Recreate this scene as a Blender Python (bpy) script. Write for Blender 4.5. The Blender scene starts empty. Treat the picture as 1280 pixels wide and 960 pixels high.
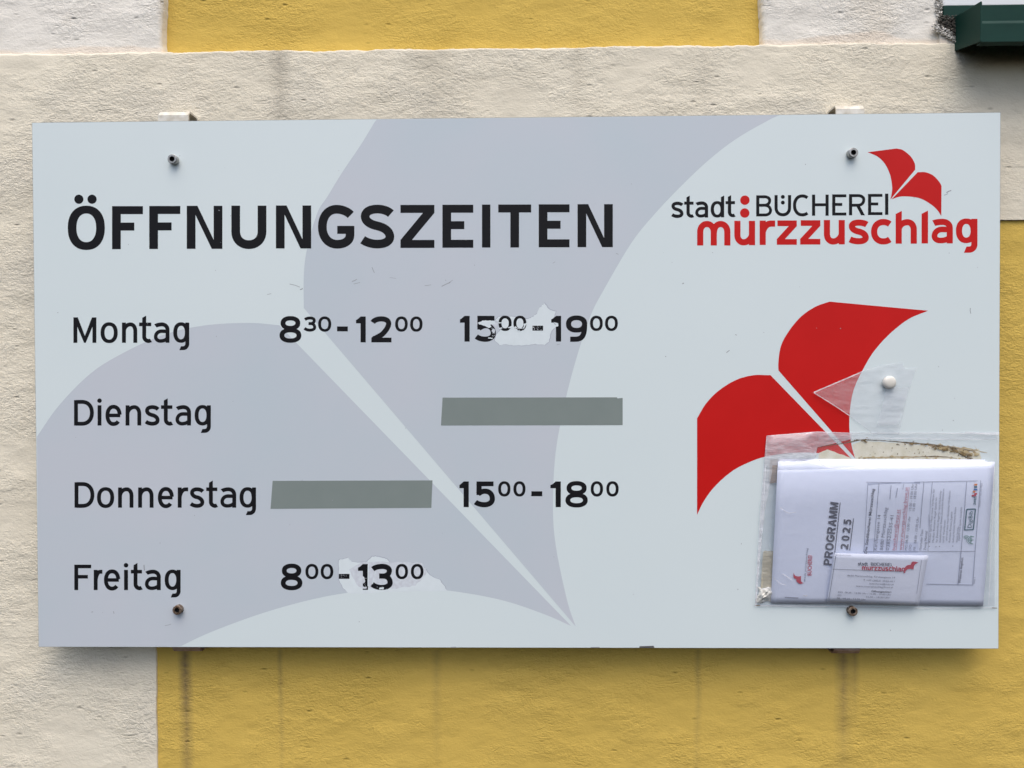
import bpy, bmesh, math, random
import numpy as np
from mathutils import Vector, Matrix

# ------------------------------------------------------------------ camera, sky, sun, exposure
Z0 = 1.70                                   # height of the sign's centre above the pavement
scene = bpy.context.scene
scene.render.resolution_x, scene.render.resolution_y = 1024, 768
RX, RY, RZ = math.radians(.7655), math.radians(1.0244), math.radians(-.2611)
CAM = np.array([.01431, -.79613, .01041])   # relative to the sign's centre (x right, y into the wall, z up)
FOC = 960.0
def _rot():
    cx, sx, cy, sy, cz, sz = math.cos(RX), math.sin(RX), math.cos(RY), math.sin(RY), math.cos(RZ), math.sin(RZ)
    return (np.array([[1,0,0],[0,cx,-sx],[0,sx,cx]]) @ np.array([[cy,0,sy],[0,1,0],[-sy,0,cy]])
            @ np.array([[cz,-sz,0],[sz,cz,0],[0,0,1]]))
RC = _rot()
def _w(v): return np.array([v[0], v[2], -v[1]])
RIGHT, DOWN, FWD = _w(RC[0]), _w(RC[1]), _w(RC[2])
cd = bpy.data.cameras.new('camera'); cam = bpy.data.objects.new('camera', cd); scene.collection.objects.link(cam)
cd.sensor_width = 36; cd.lens = 36*FOC/1280; cd.clip_start = .01; cd.clip_end = 200
M3 = Matrix((RIGHT, -DOWN, -FWD)).transposed()
cam.matrix_world = Matrix.Translation((CAM[0], CAM[1], CAM[2]+Z0)) @ M3.to_4x4()
scene.camera = cam

world = bpy.data.worlds.new('World'); scene.world = world; world.use_nodes = True
nt = world.node_tree; bg = nt.nodes['Background']
sky = nt.nodes.new('ShaderNodeTexSky'); sky.sky_type = 'NISHITA'; sky.sun_disc = False
SUN_EL, SUN_AZ = 62, -18                    # high, behind the camera, a little to the left
sky.sun_elevation = math.radians(SUN_EL); sky.sun_rotation = math.radians(180+SUN_AZ)
sky.air_density = 1.0; sky.dust_density = 4.0; sky.ozone_density = 1.0
nt.links.new(sky.outputs[0], bg.inputs[0]); bg.inputs[1].default_value = .12
sl = bpy.data.lights.new('sun', 'SUN'); so = bpy.data.objects.new('sun', sl); scene.collection.objects.link(so)
sl.energy = 1.1; sl.angle = math.radians(50); sl.color = (1, .97, .93)
d = Vector((math.sin(math.radians(SUN_AZ))*math.cos(math.radians(SUN_EL)), -math.cos(math.radians(SUN_AZ))*math.cos(math.radians(SUN_EL)), math.sin(math.radians(SUN_EL))))
so.rotation_euler = d.to_track_quat('Z', 'Y').to_euler(); so.location = (0, -2, 5)
vs = scene.view_settings; vs.view_transform = 'Standard'; vs.look = 'None'; vs.gamma = 1; vs.use_curve_mapping = False
vs.exposure = 0.65

# ------------------------------------------------------------------ helpers
C = scene.collection
rng = random.Random(7)
def at(px, py, Y=0.0):
    """point measured in the photograph -> its place on the plane y = Y of the real scene"""
    dr = FWD + RIGHT*((px-640)/FOC) + DOWN*((py-480)/FOC)
    t = (Y-CAM[1])/dr[1]
    p = CAM + dr*t
    return (p[0], p[1], p[2]+Z0)
def mesh_obj(name, verts, faces, mat, parent=None, smooth=False):
    m = bpy.data.meshes.new(name)
    o = bpy.data.objects.new(name, m); C.objects.link(o)
    off = np.zeros(3)
    if parent is not None:
        o.parent = parent; q = parent
        while q is not None: off += np.array(q.location); q = q.parent
    v = np.asarray(verts, float)-off
    m.from_pydata(v.tolist(), [], faces); m.update()
    m.materials.append(mat)
    if smooth: m.polygons.foreach_set('use_smooth', [True]*len(m.polygons))
    return o
def thing(name, label, cat, loc, group=None):
    o = bpy.data.objects.new(name, None); C.objects.link(o); o.location = loc; o.empty_display_size = .02
    o['label'] = label; o['category'] = cat
    if group: o['group'] = group
    return o
def box(v, f, x0, x1, y0, y1, z0, z1):
    b = len(v)
    v += [(x0,y0,z0),(x1,y0,z0),(x1,y1,z0),(x0,y1,z0),(x0,y0,z1),(x1,y0,z1),(x1,y1,z1),(x0,y1,z1)]
    f += [tuple(b+i for i in q) for q in ((0,3,2,1),(4,5,6,7),(0,1,5,4),(1,2,6,5),(2,3,7,6),(3,0,4,7))]
def bevel(o, w, seg=2):
    m = o.modifiers.new('bevel', 'BEVEL'); m.width = w; m.segments = seg; m.limit_method = 'ANGLE'

# value noise on a lattice, for the plaster relief
_N = np.random.RandomState(3).rand(256, 256)
def vnoise(x, z):
    xi, zi = np.floor(x).astype(int), np.floor(z).astype(int)
    fx, fz = x-xi, z-zi
    fx, fz = fx*fx*(3-2*fx), fz*fz*(3-2*fz)
    g = lambda a, b: _N[a & 255, b & 255]
    return (g(xi,zi)*(1-fx)+g(xi+1,zi)*fx)*(1-fz)+(g(xi,zi+1)*(1-fx)+g(xi+1,zi+1)*fx)*fz
def fbm(x, z, oct=4):
    s, a, t = 0, 1, 0
    for i in range(oct):
        s = s+a*vnoise(x*2**i+17*i, z*2**i+31*i); t += a; a *= .55
    return s/t-.5

# ------------------------------------------------------------------ materials
def new_mat(name):
    m = bpy.data.materials.new(name); m.use_nodes = True
    n = m.node_tree.nodes; return m, n, m.node_tree.links, n['Principled BSDF']
def flat(name, col, rough=.5, spec=.5, metal=0.0):
    m, n, l, b = new_mat(name)
    b.inputs['Base Color'].default_value = (*col, 1); b.inputs['Roughness'].default_value = rough
    b.inputs['Specular IOR Level'].default_value = spec; b.inputs['Metallic'].default_value = metal
    return m
def varied(name, col, col2, scale, rough=.5, spec=.5, bump=0, metal=0.0, detail=5, stretch=(1,1,1)):
    m, n, l, b = new_mat(name)
    g = n.new('ShaderNodeNewGeometry'); mp = n.new('ShaderNodeVectorMath'); mp.operation = 'MULTIPLY'; mp.inputs[1].default_value = stretch
    l.new(g.outputs['Position'], mp.inputs[0])
    t = n.new('ShaderNodeTexNoise'); t.inputs['Scale'].default_value = scale; t.inputs['Detail'].default_value = detail
    l.new(mp.outputs[0], t.inputs['Vector'])
    r = n.new('ShaderNodeValToRGB'); r.color_ramp.elements[0].position = .35; r.color_ramp.elements[1].position = .65
    r.color_ramp.elements[0].color = (*col, 1); r.color_ramp.elements[1].color = (*col2, 1)
    l.new(t.outputs['Fac'], r.inputs[0]); l.new(r.outputs[0], b.inputs['Base Color'])
    b.inputs['Roughness'].default_value = rough; b.inputs['Specular IOR Level'].default_value = spec; b.inputs['Metallic'].default_value = metal
    if bump:
        bp = n.new('ShaderNodeBump'); bp.inputs['Strength'].default_value = 1; bp.inputs['Distance'].default_value = bump
        l.new(t.outputs['Fac'], bp.inputs['Height']); l.new(bp.outputs[0], b.inputs['Normal'])
    return m
def math_node(n, l, op, a, b=None, c=None):
    x = n.new('ShaderNodeMath'); x.operation = op
    for i, q in enumerate((a, b, c)):
        if q is None: continue
        if isinstance(q, (int, float)): x.inputs[i].default_value = q
        else: l.new(q, x.inputs[i])
    return x.outputs[0]
def plaster(name, base, light, dark, relief=.0016, streaks=(), pits=.35, stain=None, foot=None):
    """trowelled lime plaster: coarse and fine relief, blotches, pits, run-off streaks (x, width, top z, length, strength)"""
    m, n, l, b = new_mat(name)
    g = n.new('ShaderNodeNewGeometry'); P = g.outputs['Position']
    def noise(scale, stretch, detail=4, rough=.55, dist=0):
        mp = n.new('ShaderNodeVectorMath'); mp.operation = 'MULTIPLY'; mp.inputs[1].default_value = stretch; l.new(P, mp.inputs[0])
        t = n.new('ShaderNodeTexNoise'); t.inputs['Scale'].default_value = scale; t.inputs['Detail'].default_value = detail
        t.inputs['Roughness'].default_value = rough; t.inputs['Distortion'].default_value = dist
        l.new(mp.outputs[0], t.inputs['Vector']); return t.outputs['Fac']
    def ramp(fac, p0, p1, c0, c1):
        r = n.new('ShaderNodeValToRGB'); e = r.color_ramp.elements
        e[0].position, e[1].position = p0, p1; e[0].color, e[1].color = (*c0, 1), (*c1, 1)
        l.new(fac, r.inputs[0]); return r.outputs[0]
    def mix(fac, a, bb):
        x = n.new('ShaderNodeMix'); x.data_type = 'RGBA'
        l.new(fac, x.inputs[0])
        for i, q in ((6, a), (7, bb)):
            if isinstance(q, tuple): x.inputs[i].default_value = (*q, 1)
            else: l.new(q, x.inputs[i])
        return x.outputs[2]
    coarse = noise(38, (1, 1, 1.2), 2, .5, .2)
    mid = noise(150, (.9, 1, 1.4), 4, .65, .1)
    fine = noise(480, (.75, 1, 1.35), 3, .65)
    blot = noise(5, (1, 1, 1), 4, .6)
    patch = noise(26, (.8, 1, 1.6), 5, .65, .4)
    big = noise(11, (1, 1, 1.3), 3, .5)
    crease = noise(60, (.7, 1, 1.8), 3, .5, .8)
    # creases: thin dark lines where the trowel dragged
    cr = math_node(n, l, 'ABSOLUTE', math_node(n, l, 'SUBTRACT', crease, .5))
    cr = math_node(n, l, 'SUBTRACT', 1, math_node(n, l, 'MINIMUM', math_node(n, l, 'MULTIPLY', cr, 28), 1))
    gate = math_node(n, l, 'MULTIPLY', math_node(n, l, 'MAXIMUM', math_node(n, l, 'SUBTRACT', patch, .5), 0), 6)
    cr = math_node(n, l, 'MULTIPLY', cr, math_node(n, l, 'MINIMUM', gate, 1))
    # pits
    vo = n.new('ShaderNodeTexVoronoi'); vo.inputs['Scale'].default_value = 75
    mp = n.new('ShaderNodeVectorMath'); mp.operation = 'MULTIPLY'; mp.inputs[1].default_value = (.6, 1, 1.3); l.new(P, mp.inputs[0]); l.new(mp.outputs[0], vo.inputs['Vector'])
    pit = math_node(n, l, 'SUBTRACT', 1, math_node(n, l, 'MINIMUM', math_node(n, l, 'MULTIPLY', vo.outputs['Distance'], 5.5), 1))
    sep = n.new('ShaderNodeSeparateColor'); l.new(vo.outputs['Color'], sep.inputs[0])
    pit = math_node(n, l, 'MULTIPLY', pit, math_node(n, l, 'GREATER_THAN', sep.outputs[0], 1-pits))
    col = ramp(blot, .3, .7, base, light)
    col = mix(ramp(patch, .5, .8, (0, 0, 0), (.3, .3, .3)), col, dark)
    if stain: col = mix(ramp(big, .56, .7, (0, 0, 0), (.55, .55, .55)), col, stain)
    col = mix(math_node(n, l, 'MULTIPLY', pit, .55), col, tuple(c*.45 for c in dark))
    sp = n.new('ShaderNodeSeparateXYZ'); l.new(P, sp.inputs[0])
    if foot:        # a worn strip of older paint along the lower edge
        zf, wf, cf = foot
        q = math_node(n, l, 'SUBTRACT', math_node(n, l, 'ADD', zf+wf, math_node(n, l, 'MULTIPLY', math_node(n, l, 'SUBTRACT', big, .5), .03)), sp.outputs[2])
        q = math_node(n, l, 'MINIMUM', math_node(n, l, 'MAXIMUM', math_node(n, l, 'MULTIPLY', q, 220), 0), .6)
        col = mix(q, col, cf)
    wob = math_node(n, l, 'MULTIPLY', math_node(n, l, 'SUBTRACT', noise(14, (1, 1, 1), 2), .5), .006)
    for (sx, sw, zt, ln, st, sc) in streaks:
        dx = math_node(n, l, 'ABSOLUTE', math_node(n, l, 'SUBTRACT', math_node(n, l, 'ADD', sp.outputs[0], wob), sx))
        a = math_node(n, l, 'SUBTRACT', 1, math_node(n, l, 'MINIMUM', math_node(n, l, 'DIVIDE', dx, sw), 1))
        dn = math_node(n, l, 'DIVIDE', math_node(n, l, 'SUBTRACT', zt, sp.outputs[2]), ln)
        up = math_node(n, l, 'GREATER_THAN', dn, 0)
        fall = math_node(n, l, 'MAXIMUM', math_node(n, l, 'SUBTRACT', 1, dn), 0)
        f = math_node(n, l, 'MULTIPLY', math_node(n, l, 'MULTIPLY', a, up), math_node(n, l, 'MULTIPLY', fall, st))
        f = math_node(n, l, 'MULTIPLY', f, math_node(n, l, 'ADD', -.05, math_node(n, l, 'ADD', mid, math_node(n, l, 'MULTIPLY', patch, .9))))
        f = math_node(n, l, 'MINIMUM', f, 1)
        col = mix(f, col, sc)
    l.new(col, b.inputs['Base Color'])
    hgt = math_node(n, l, 'ADD', math_node(n, l, 'MULTIPLY', coarse, .40), math_node(n, l, 'MULTIPLY', mid, .85))
    hgt = math_node(n, l, 'ADD', hgt, math_node(n, l, 'MULTIPLY', fine, .50))
    hgt = math_node(n, l, 'SUBTRACT', hgt, math_node(n, l, 'MULTIPLY', cr, .25))
    hgt = math_node(n, l, 'SUBTRACT', hgt, math_node(n, l, 'MULTIPLY', pit, .7))
    bp = n.new('ShaderNodeBump'); bp.inputs['Strength'].default_value = 1; bp.inputs['Distance'].default_value = relief*1.0
    rough = n.new('ShaderNodeMapRange'); rough.inputs[1].default_value = .38; rough.inputs[2].default_value = .62; rough.inputs[3].default_value = .35; rough.inputs[4].default_value = 1.35
    l.new(big, rough.inputs[0]); hgt = math_node(n, l, 'MULTIPLY', hgt, rough.outputs[0])
    l.new(hgt, bp.inputs['Height']); l.new(bp.outputs[0], b.inputs['Normal'])
    b.inputs['Roughness'].default_value = .9; b.inputs['Specular IOR Level'].default_value = .15
    return m
def film_mat(name, milk, col=(.85, .86, .9), streak=0.0, tint=(.96, .96, .97)):
    m, n, l, b = new_mat(name)
    tr = n.new('ShaderNodeBsdfTransparent'); tr.inputs[0].default_value = (*tint, 1)
    b.inputs['Base Color'].default_value = (*col, 1); b.inputs['Roughness'].default_value = .16; b.inputs['Specular IOR Level'].default_value = .7
    mx = n.new('ShaderNodeMixShader'); l.new(tr.outputs[0], mx.inputs[1]); l.new(b.outputs[0], mx.inputs[2])
    g = n.new('ShaderNodeNewGeometry'); t = n.new('ShaderNodeTexNoise'); t.inputs['Scale'].default_value = 60; t.inputs['Detail'].default_value = 5
    mp = n.new('ShaderNodeVectorMath'); mp.operation = 'MULTIPLY'; mp.inputs[1].default_value = (1, 1, 2.5); l.new(g.outputs['Position'], mp.inputs[0]); l.new(mp.outputs[0], t.inputs['Vector'])
    f = math_node(n, l, 'ADD', milk-.5*streak, math_node(n, l, 'MULTIPLY', t.outputs['Fac'], streak))
    l.new(f, mx.inputs[0]); l.new(mx.outputs[0], n['Material Output'].inputs['Surface'])
    bp = n.new('ShaderNodeBump'); bp.inputs['Distance'].default_value = .0018; l.new(t.outputs['Fac'], bp.inputs['Height']); l.new(bp.outputs[0], b.inputs['Normal'])
    return m

WS = .028        # front of the plaster band behind the sign
sx = lambda px, py=840: at(px, py, .031)[0]
brown = (.17, .125, .075)
M = {}
M['cream'] = plaster('cream_plaster', (.755, .695, .56), (.81, .75, .61), (.65, .595, .47), .0016,
                     [(at(350,100,WS)[0], .014, at(350,60,WS)[2], .16, .55, (.27,.24,.19)), (at(540,100,WS)[0], .03, at(540,60,WS)[2], .12, .32, (.30,.27,.21)),
                      (at(880,100,WS)[0], .02, at(880,60,WS)[2], .12, .22, (.30,.27,.21)), (at(722,100,WS)[0], .012, at(722,60,WS)[2], .10, .25, (.30,.27,.21))], stain=(.70,.655,.55))
M['white_plaster'] = plaster('white_plaster', (.785, .75, .675), (.84, .805, .73), (.70, .66, .58), .0018, stain=(.74,.68,.57), foot=(at(100,62,.032)[2], .0055, (.82,.70,.57)))
M['yellow'] = plaster('yellow_plaster', (.630, .436, .098), (.675, .472, .112), (.575, .392, .082), .0014,
                      [(sx(232), .0095, at(232,812,.031)[2], .30, .9, brown), (sx(1053), .011, at(1053,812,.031)[2], .17, .65, brown),
                       (sx(1067), .006, at(1067,812,.031)[2], .09, .5, brown), (sx(351), .004, at(351,812,.031)[2], .2, .4, brown),
                       (sx(545), .007, at(545,812,.031)[2], .15, .3, brown), (sx(872), .005, at(872,812,.031)[2], .2, .35, brown)], pits=.25)
M['mortar'] = varied('grey_mortar', (.05, .045, .04), (.16, .15, .13), 300, .95, .1)
M['crumb'] = varied('white_plaster_crumb', (.50, .48, .44), (.68, .66, .62), 200, .95, .1)
M['core'] = flat('masonry', (.35, .32, .28), .9)
M['panel'] = varied('white_coated_panel', (.672, .756, .768), (.69, .770, .780), 4, .38, .5)
M['edge'] = flat('panel_core_edge', (.09, .09, .095), .6)
M['motif'] = varied('pale_grey_print', (.52, .590, .640), (.555, .592, .645), 6, .38, .5)
M['ink'] = flat('black_lettering', (.008, .008, .010), .5, .15)
M['red'] = varied('red_print', (.54, .007, .006), (.57, .008, .007), 20, .45, .22)
M['strip'] = varied('grey_green_tape', (.21, .25, .238), (.22, .26, .247), 40, .5, .3)
M['torn'] = varied('bare_torn_print', (.68, .752, .778), (.705, .775, .805), 160, .6, .3, .0001)
M['torn_edge'] = flat('torn_print_edge', (.42, .45, .52), .7)
M['torn_haze'] = varied('torn_print_residue', (.57, .60, .65), (.65, .70, .75), 260, .7, .3)
M['scuff'] = flat('scuff', (.30, .32, .35), .7)
M['steel'] = varied('weathered_steel', (.28, .27, .25), (.46, .45, .43), 500, .35, .5, 0, .85)
M['rust'] = varied('rusty_steel', (.10, .055, .03), (.30, .24, .19), 450, .55, .5, 0, .6)
M['hole'] = flat('dark_socket', (.01, .01, .01), .8)
M['bracket'] = varied('cream_painted_bracket', (.58, .53, .43), (.82, .79, .71), 110, .4, .5, 0, .25)
M['green'] = varied('dark_green_coated_metal', (.006, .036, .027), (.008, .043, .032), 30, .5, .15)
M['frame'] = flat('white_window_frame', (.75, .77, .78), .35)
M['paper'] = varied('white_paper', (.67, .715, .85), (.71, .755, .89), 9, .75, .2)
M['card'] = varied('white_card', (.74, .77, .88), (.78, .81, .92), 18, .6, .3)
M['pgrey'] = flat('grey_print', (.22, .23, .29), .7)
M['pdark'] = flat('dark_print', (.085, .09, .125), .7)
M['pline'] = flat('rule_line', (.26, .28, .36), .7)
M['pred'] = flat('red_paper_print', (.50, .06, .10), .7)
M['ppink'] = flat('faded_red_print', (.52, .20, .26), .7)
M['pteal'] = flat('teal_print', (.05, .13, .17), .7)
M['pgreen'] = flat('green_print', (.13, .28, .24), .7)
M['porange'] = flat('orange_print', (.65, .22, .06), .7)
M['pblue'] = flat('blue_print', (.06, .16, .40), .7)
M['pshade'] = flat('grey_cell_print', (.53, .58, .74), .75)
M['film_front'] = film_mat('clear_front_film', .06, streak=.06, tint=(.89, .90, .92))
M['film'] = film_mat('clear_sleeve_film', .09, (.88, .90, .93), streak=.06, tint=(.98, .98, .985))
M['film_milky'] = film_mat('milky_sleeve_film', .42, (.80, .81, .86), streak=.5)
M['film_flap'] = film_mat('clear_flap_film', .22, (.88, .91, .94), streak=.12)
M['film_edge'] = film_mat('film_fold_edge', .62, (.88, .88, .92))
M['tape'] = film_mat('yellowed_tape', .75, (.60, .54, .40), .2)
M['tape_brown'] = film_mat('brown_tape', .7, (.40, .33, .28), .2)
M['residue'] = varied('old_adhesive', (.66, .63, .49), (.75, .73, .62), 120, .7, .3)
M['dirt'] = varied('mouldy_dirt', (.05, .04, .02), (.24, .17, .09), 330, .9, .1)
M['dirt_mid'] = varied('brown_mould', (.12, .09, .045), (.30, .22, .12), 400, .9, .1)
M['dirt_soft'] = varied('ochre_dirt', (.36, .27, .14), (.52, .44, .28), 240, .9, .1)
M['bracket_low'] = varied('rusty bracket with painted shade', (.22, .13, .09), (.36, .25, .19), 120, .6, .3)  # rust brown; the deep shadow below the board is darkened into the colour
M['button'] = varied('off_white_button', (.70, .67, .60), (.76, .74, .68), 100, .4, .5)

# ------------------------------------------------------------------ the house wall
def axis(a, b, lo, hi, fine=.0022, coarse=.02, edges=True):
    """grid lines from a to b: fine between lo and hi, coarse outside, extra lines at the rounded ends"""
    out = [a]; x = a
    while x < b:
        st = fine if lo < x < hi else coarse
        x += st; out.append(min(x, b))
    out = np.array(out)
    if edges:
        e = np.array([.0004, .0009, .0016, .0026])
        out = np.concatenate([out, a+e, b-e])
    return np.unique(np.round(out, 6))
XL, XH, ZL, ZH = -.58, .60, Z0-.45, Z0+.44
def slab(name, x0, x1, z0, z1, y, mat, parent, amp=.0007, rnd=(0, 0, 0, 0), rad=.0026, skirt=.02, jag=.0019):
    """one plaster field as a relief; rnd says which of left, right, bottom, top edges are free and rounded"""
    ax, az = axis(x0, x1, XL, XH), axis(z0, z1, ZL, ZH)
    X, Z = np.meshgrid(ax, az, indexing='ij')
    Y = y-amp*2*fbm(X*28, Z*60, 3)-.0016*fbm(X*6, Z*8, 2)
    ds = [X-x0, x1-X, Z-z0, z1-Z]
    for k in range(4):
        if rnd[k]:
            r = rad*(1+.9*fbm(X*20+3*k, Z*20, 2))
            t = np.clip(1-ds[k]/r, 0, 1)
            Y = Y+r*(1-np.sqrt(np.maximum(1-t*t, 0)))*.95
    # uneven outline: move the free edges in their own plane, fading inwards
    for k, (A, B, s) in enumerate(((X, Z, -1), (X, Z, 1), (Z, X, -1), (Z, X, 1))):
        if rnd[k]:
            w = np.exp(-ds[k]/.006)
            A += s*w*jag*(2*fbm(B*45+9*k, B*0+k, 4)+.6*fbm(B*220+5*k, B*0+k, 2))
    n, m_ = X.shape
    v = np.stack([X, Y, Z], -1).reshape(-1, 3)
    idx = np.arange(n*m_).reshape(n, m_)
    f = np.stack([idx[:-1,:-1], idx[1:,:-1], idx[1:,1:], idx[:-1,1:]], -1).reshape(-1, 4).tolist()
    ring = list(idx[:,0])+list(idx[-1,1:])+list(idx[-2::-1,-1])+list(idx[0,-2:0:-1])
    b = v[ring].copy(); b[:,1] += skirt
    base = len(v); v = np.concatenate([v, b]); L = len(ring)
    f += [(ring[i], base+i, base+(i+1) % L, ring[(i+1) % L]) for i in range(L)]
    return mesh_obj(name, v, f, mat, parent, True)
wall = thing('house_wall', 'plastered house wall, cream band and ochre yellow fields behind the sign', 'wall', (0, .07, Z0-.9))
v, f = [], []; box(v, f, -1.2, 1.2, .075, .20, Z0-.9, Z0+.9)
mesh_obj('masonry_core', v, f, M['core'], wall)
W0, W1, B0, T1 = -1.15, 1.15, Z0-.88, Z0+.88
zb_top = at(640, 59, WS)[2]; zb_bot = at(1262, 275, WS)[2]
xl_low = at(195.5, 880, WS)[0]
xa, xb = at(203, 30, .033)[0], at(953, 30, .033)[0]; xw = at(1178, 25, .033)[0]
slab('plaster_band', W0, W1, zb_bot, zb_top, WS, M['cream'], wall, rnd=(0, 0, 0, 1), skirt=.04)
slab('plaster_pilaster', W0, xl_low, B0, zb_bot, WS, M['cream'], wall, rnd=(0, 1, 0, 0), rad=.0015, skirt=.04, jag=.0008)
slab('yellow_field', xl_low-.004, W1, B0, zb_bot+.004, .0305, M['yellow'], wall, skirt=.03)
slab('plaster_block', W0, xa, zb_top-.004, T1, .032, M['white_plaster'], wall, rnd=(0, 1, 0, 0), rad=.006, skirt=.03, amp=.0009)
slab('plaster_block', xb, xw, zb_top-.004, T1, .032, M['white_plaster'], wall, rnd=(1, 1, 0, 0), rad=.006, skirt=.03, amp=.0009)
slab('yellow_field', xa-.004, xb+.004, zb_top-.004, T1, .046, M['yellow'], wall, skirt=.02)

slab('plaster_corner', xw-.004, at(1206, 50, .031)[0], zb_top-.004, at(1190, 33, .031)[2], .0288, M['white_plaster'], wall, rnd=(0, 1, 0, 1), rad=.004, skirt=.02, amp=.0012, jag=.003)
# broken plaster at the corner of the window sill
def crumbs(name, n, region, mat, r0, r1, y0, y1, seed):
    rr = random.Random(seed); v, f = [], []
    ico = bmesh.new(); bmesh.ops.create_icosphere(ico, subdivisions=1, radius=1)
    iv = [tuple(q.co) for q in ico.verts]; jf = [tuple(q.index for q in p.verts) for p in ico.faces]; ico.free()
    for k in range(n):
        px, py = region(rr); Y = rr.uniform(y0, y1); c = at(px, py, Y); r = rr.uniform(r0, r1)
        b = len(v)
        for q in iv:
            s = r*rr.uniform(.6, 1.25)
            v.append((c[0]+q[0]*s*1.25, c[1]+q[1]*s, c[2]+q[2]*s*.9))
        f += [tuple(b+i for i in t) for t in jf]
    o = mesh_obj(name, v, f, mat, wall); o['kind'] = 'stuff'; return o
crumbs('broken_mortar', 300, lambda r: (1173+r.random()*22, 23+r.random()*18-4*r.random()), M['mortar'], .0004, .0012, .0268, .030, 1)
crumbs('plaster_crumbs', 330, lambda r: ((lambda t: (1168+t*36+r.uniform(-3,3), 33+t*17+r.uniform(-4,6)))(r.random())), M['crumb'], .0004, .0015, .0268, .0295, 2)
crumbs('plaster_crumbs', 120, lambda r: (1172.5+r.uniform(-3, 4.5), -4+r.random()*27), M['crumb'], .0004, .0014, .030, .034, 4)
crumbs('broken_mortar', 46, lambda r: (1188+r.random()*16, 36+r.random()*10), M['mortar'], .0006, .0013, .026, .0275, 3)

# ------------------------------------------------------------------ window and its sheet-metal sill
FR = -.017
win = thing('window', 'white window frame rail above the dark green metal sill', 'window', at(1240, 8, .04))
x0 = at(1178.5, 5, .036)[0]; zt = at(1240, 8, .036)[2]
v, f = [], []; box(v, f, x0, 1.12, .036, .072, zt, Z0+.86)
bevel(mesh_obj('frame_rail', v, f, M['frame'], win), .002)
sill = thing('window_sill', 'dark green sheet metal window sill with upturned triangular end cap', 'window sill', at(1240, 50, .03))
xc = at(1226.5, 27, FR)[0]
v, f = [], []; box(v, f, at(1179.5, 15, .031)[0], 1.12, .031, .0345, at(1230, 34, .031)[2], zt-.0005)
bevel(mesh_obj('back_upstand', v, f, M['green'], sill), .0008)
zl1, zl0 = at(1250, 24, FR)[2], at(1250, 52, FR)[2]
v, f = [], []   # folded lip: board, rounded nose, drip face, return
prof = [(.031, zl1+.0045), (FR+.0042, zl1), (FR+.0026, zl1-.0004), (FR+.0006, zl1-.0030), (FR, zl1-.0042), (FR, zl0), (FR+.009, zl0-.0005), (FR+.009, zl0+.0008), (FR+.0014, zl0+.0012), (FR+.0014, zl1-.0048), (FR+.0045, zl1-.002), (.031, zl1+.002)]
for X in (xc+.0008, 1.12): v += [(X, a, b) for a, b in prof]
k = len(prof); f = [tuple(range(k)), tuple(range(2*k-1, k-1, -1))]+[(i, i+k, (i+1) % k+k, (i+1) % k) for i in range(k)]
mesh_obj('front_lip', v, f, M['green'], sill)
zz = lambda py, Y, px: at(px, py, Y)[2]
poly = [(FR-.0008, zz(2, FR, 1226)), (.031, zz(22, .031, 1192)), (.031, zz(63, .028, 1203)), (FR-.0008, zz(52.5, FR, 1226))]
v = [(X, a, b) for X in (xc-.0012, xc+.0006) for a, b in poly]
f = [(0,1,2,3), (7,6,5,4)]+[(i, i+4, (i+1) % 4+4, (i+1) % 4) for i in range(4)]
bevel(mesh_obj('end_cap', v, f, M['green'], sill), .0006)

# ------------------------------------------------------------------ lettering: stroke glyphs measured from the photograph
class Ink:
    """collects flat shapes in photograph units; each shape sits a hair in front of the one before"""
    def __init__(s): s.v, s.f, s.k = [], [], 0
    def poly(s, pts):
        b = len(s.v); s.v += [(x, y, s.k) for x, y in pts]; s.f.append(tuple(range(b, b+len(pts)))); s.k += 1
    def ring(s, out, inn):
        b = len(s.v); n = len(out)
        s.v += [(x, y, s.k) for x, y in out]+[(x, y, s.k) for x, y in inn]
        s.f += [(b+i, b+(i+1) % n, b+n+(i+1) % n, b+n+i) for i in range(n)]; s.k += 1
    def ribbon(s, pts, w, k0=0, k1=0):
        P = [np.array(p, float) for p in pts]
        Q = [P[0]]
        for p in P[1:]:
            if np.linalg.norm(p-Q[-1]) > 1e-6: Q.append(p)
        n = len(Q); L, Rr = [], []
        for i in range(n):
            if i == 0: t0 = t1 = Q[1]-Q[0]
            elif i == n-1: t0 = t1 = Q[-1]-Q[-2]
            else: t0, t1 = Q[i]-Q[i-1], Q[i+1]-Q[i]
            t0 = t0/np.linalg.norm(t0); t1 = t1/np.linalg.norm(t1)
            t = t0+t1; t = t/max(np.linalg.norm(t), 1e-9)
            nn = np.array([-t[1], t[0]]); c = max(np.dot(nn, np.array([-t0[1], t0[0]])), .4)
            a = w/2/c
            sk = k0 if i == 0 else (k1 if i == n-1 else 0)
            L.append(Q[i]+nn*a+t*sk*w/2); Rr.append(Q[i]-nn*a-t*sk*w/2)
        b = len(s.v); s.v += [(p[0], p[1], s.k) for p in L]+[(p[0], p[1], s.k) for p in Rr]
        s.f += [(b+i, b+i+1, b+n+i+1, b+n+i) for i in range(n-1)]; s.k += 1
    def build(s, name, mat, parent, mapper, layer):
        v = [mapper(x, y, layer+1.2e-5*min(k, 40)) for x, y, k in s.v]
        o = mesh_obj(name, v, s.f, mat, parent)
        # make every face look at the viewer's side (-y)
        bm = bmesh.new(); bm.from_mesh(o.data)
        for q in bm.faces:
            q.normal_update()
            if q.normal.y > 0: q.normal_flip()
        bm.to_mesh(o.data); bm.free(); return o
def on_sign(x, y, h):
    p = at(x, y, 0.0); return (p[0], -(h*.16 if h < .001 else h), p[2])      # prints are only hairs thick
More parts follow.
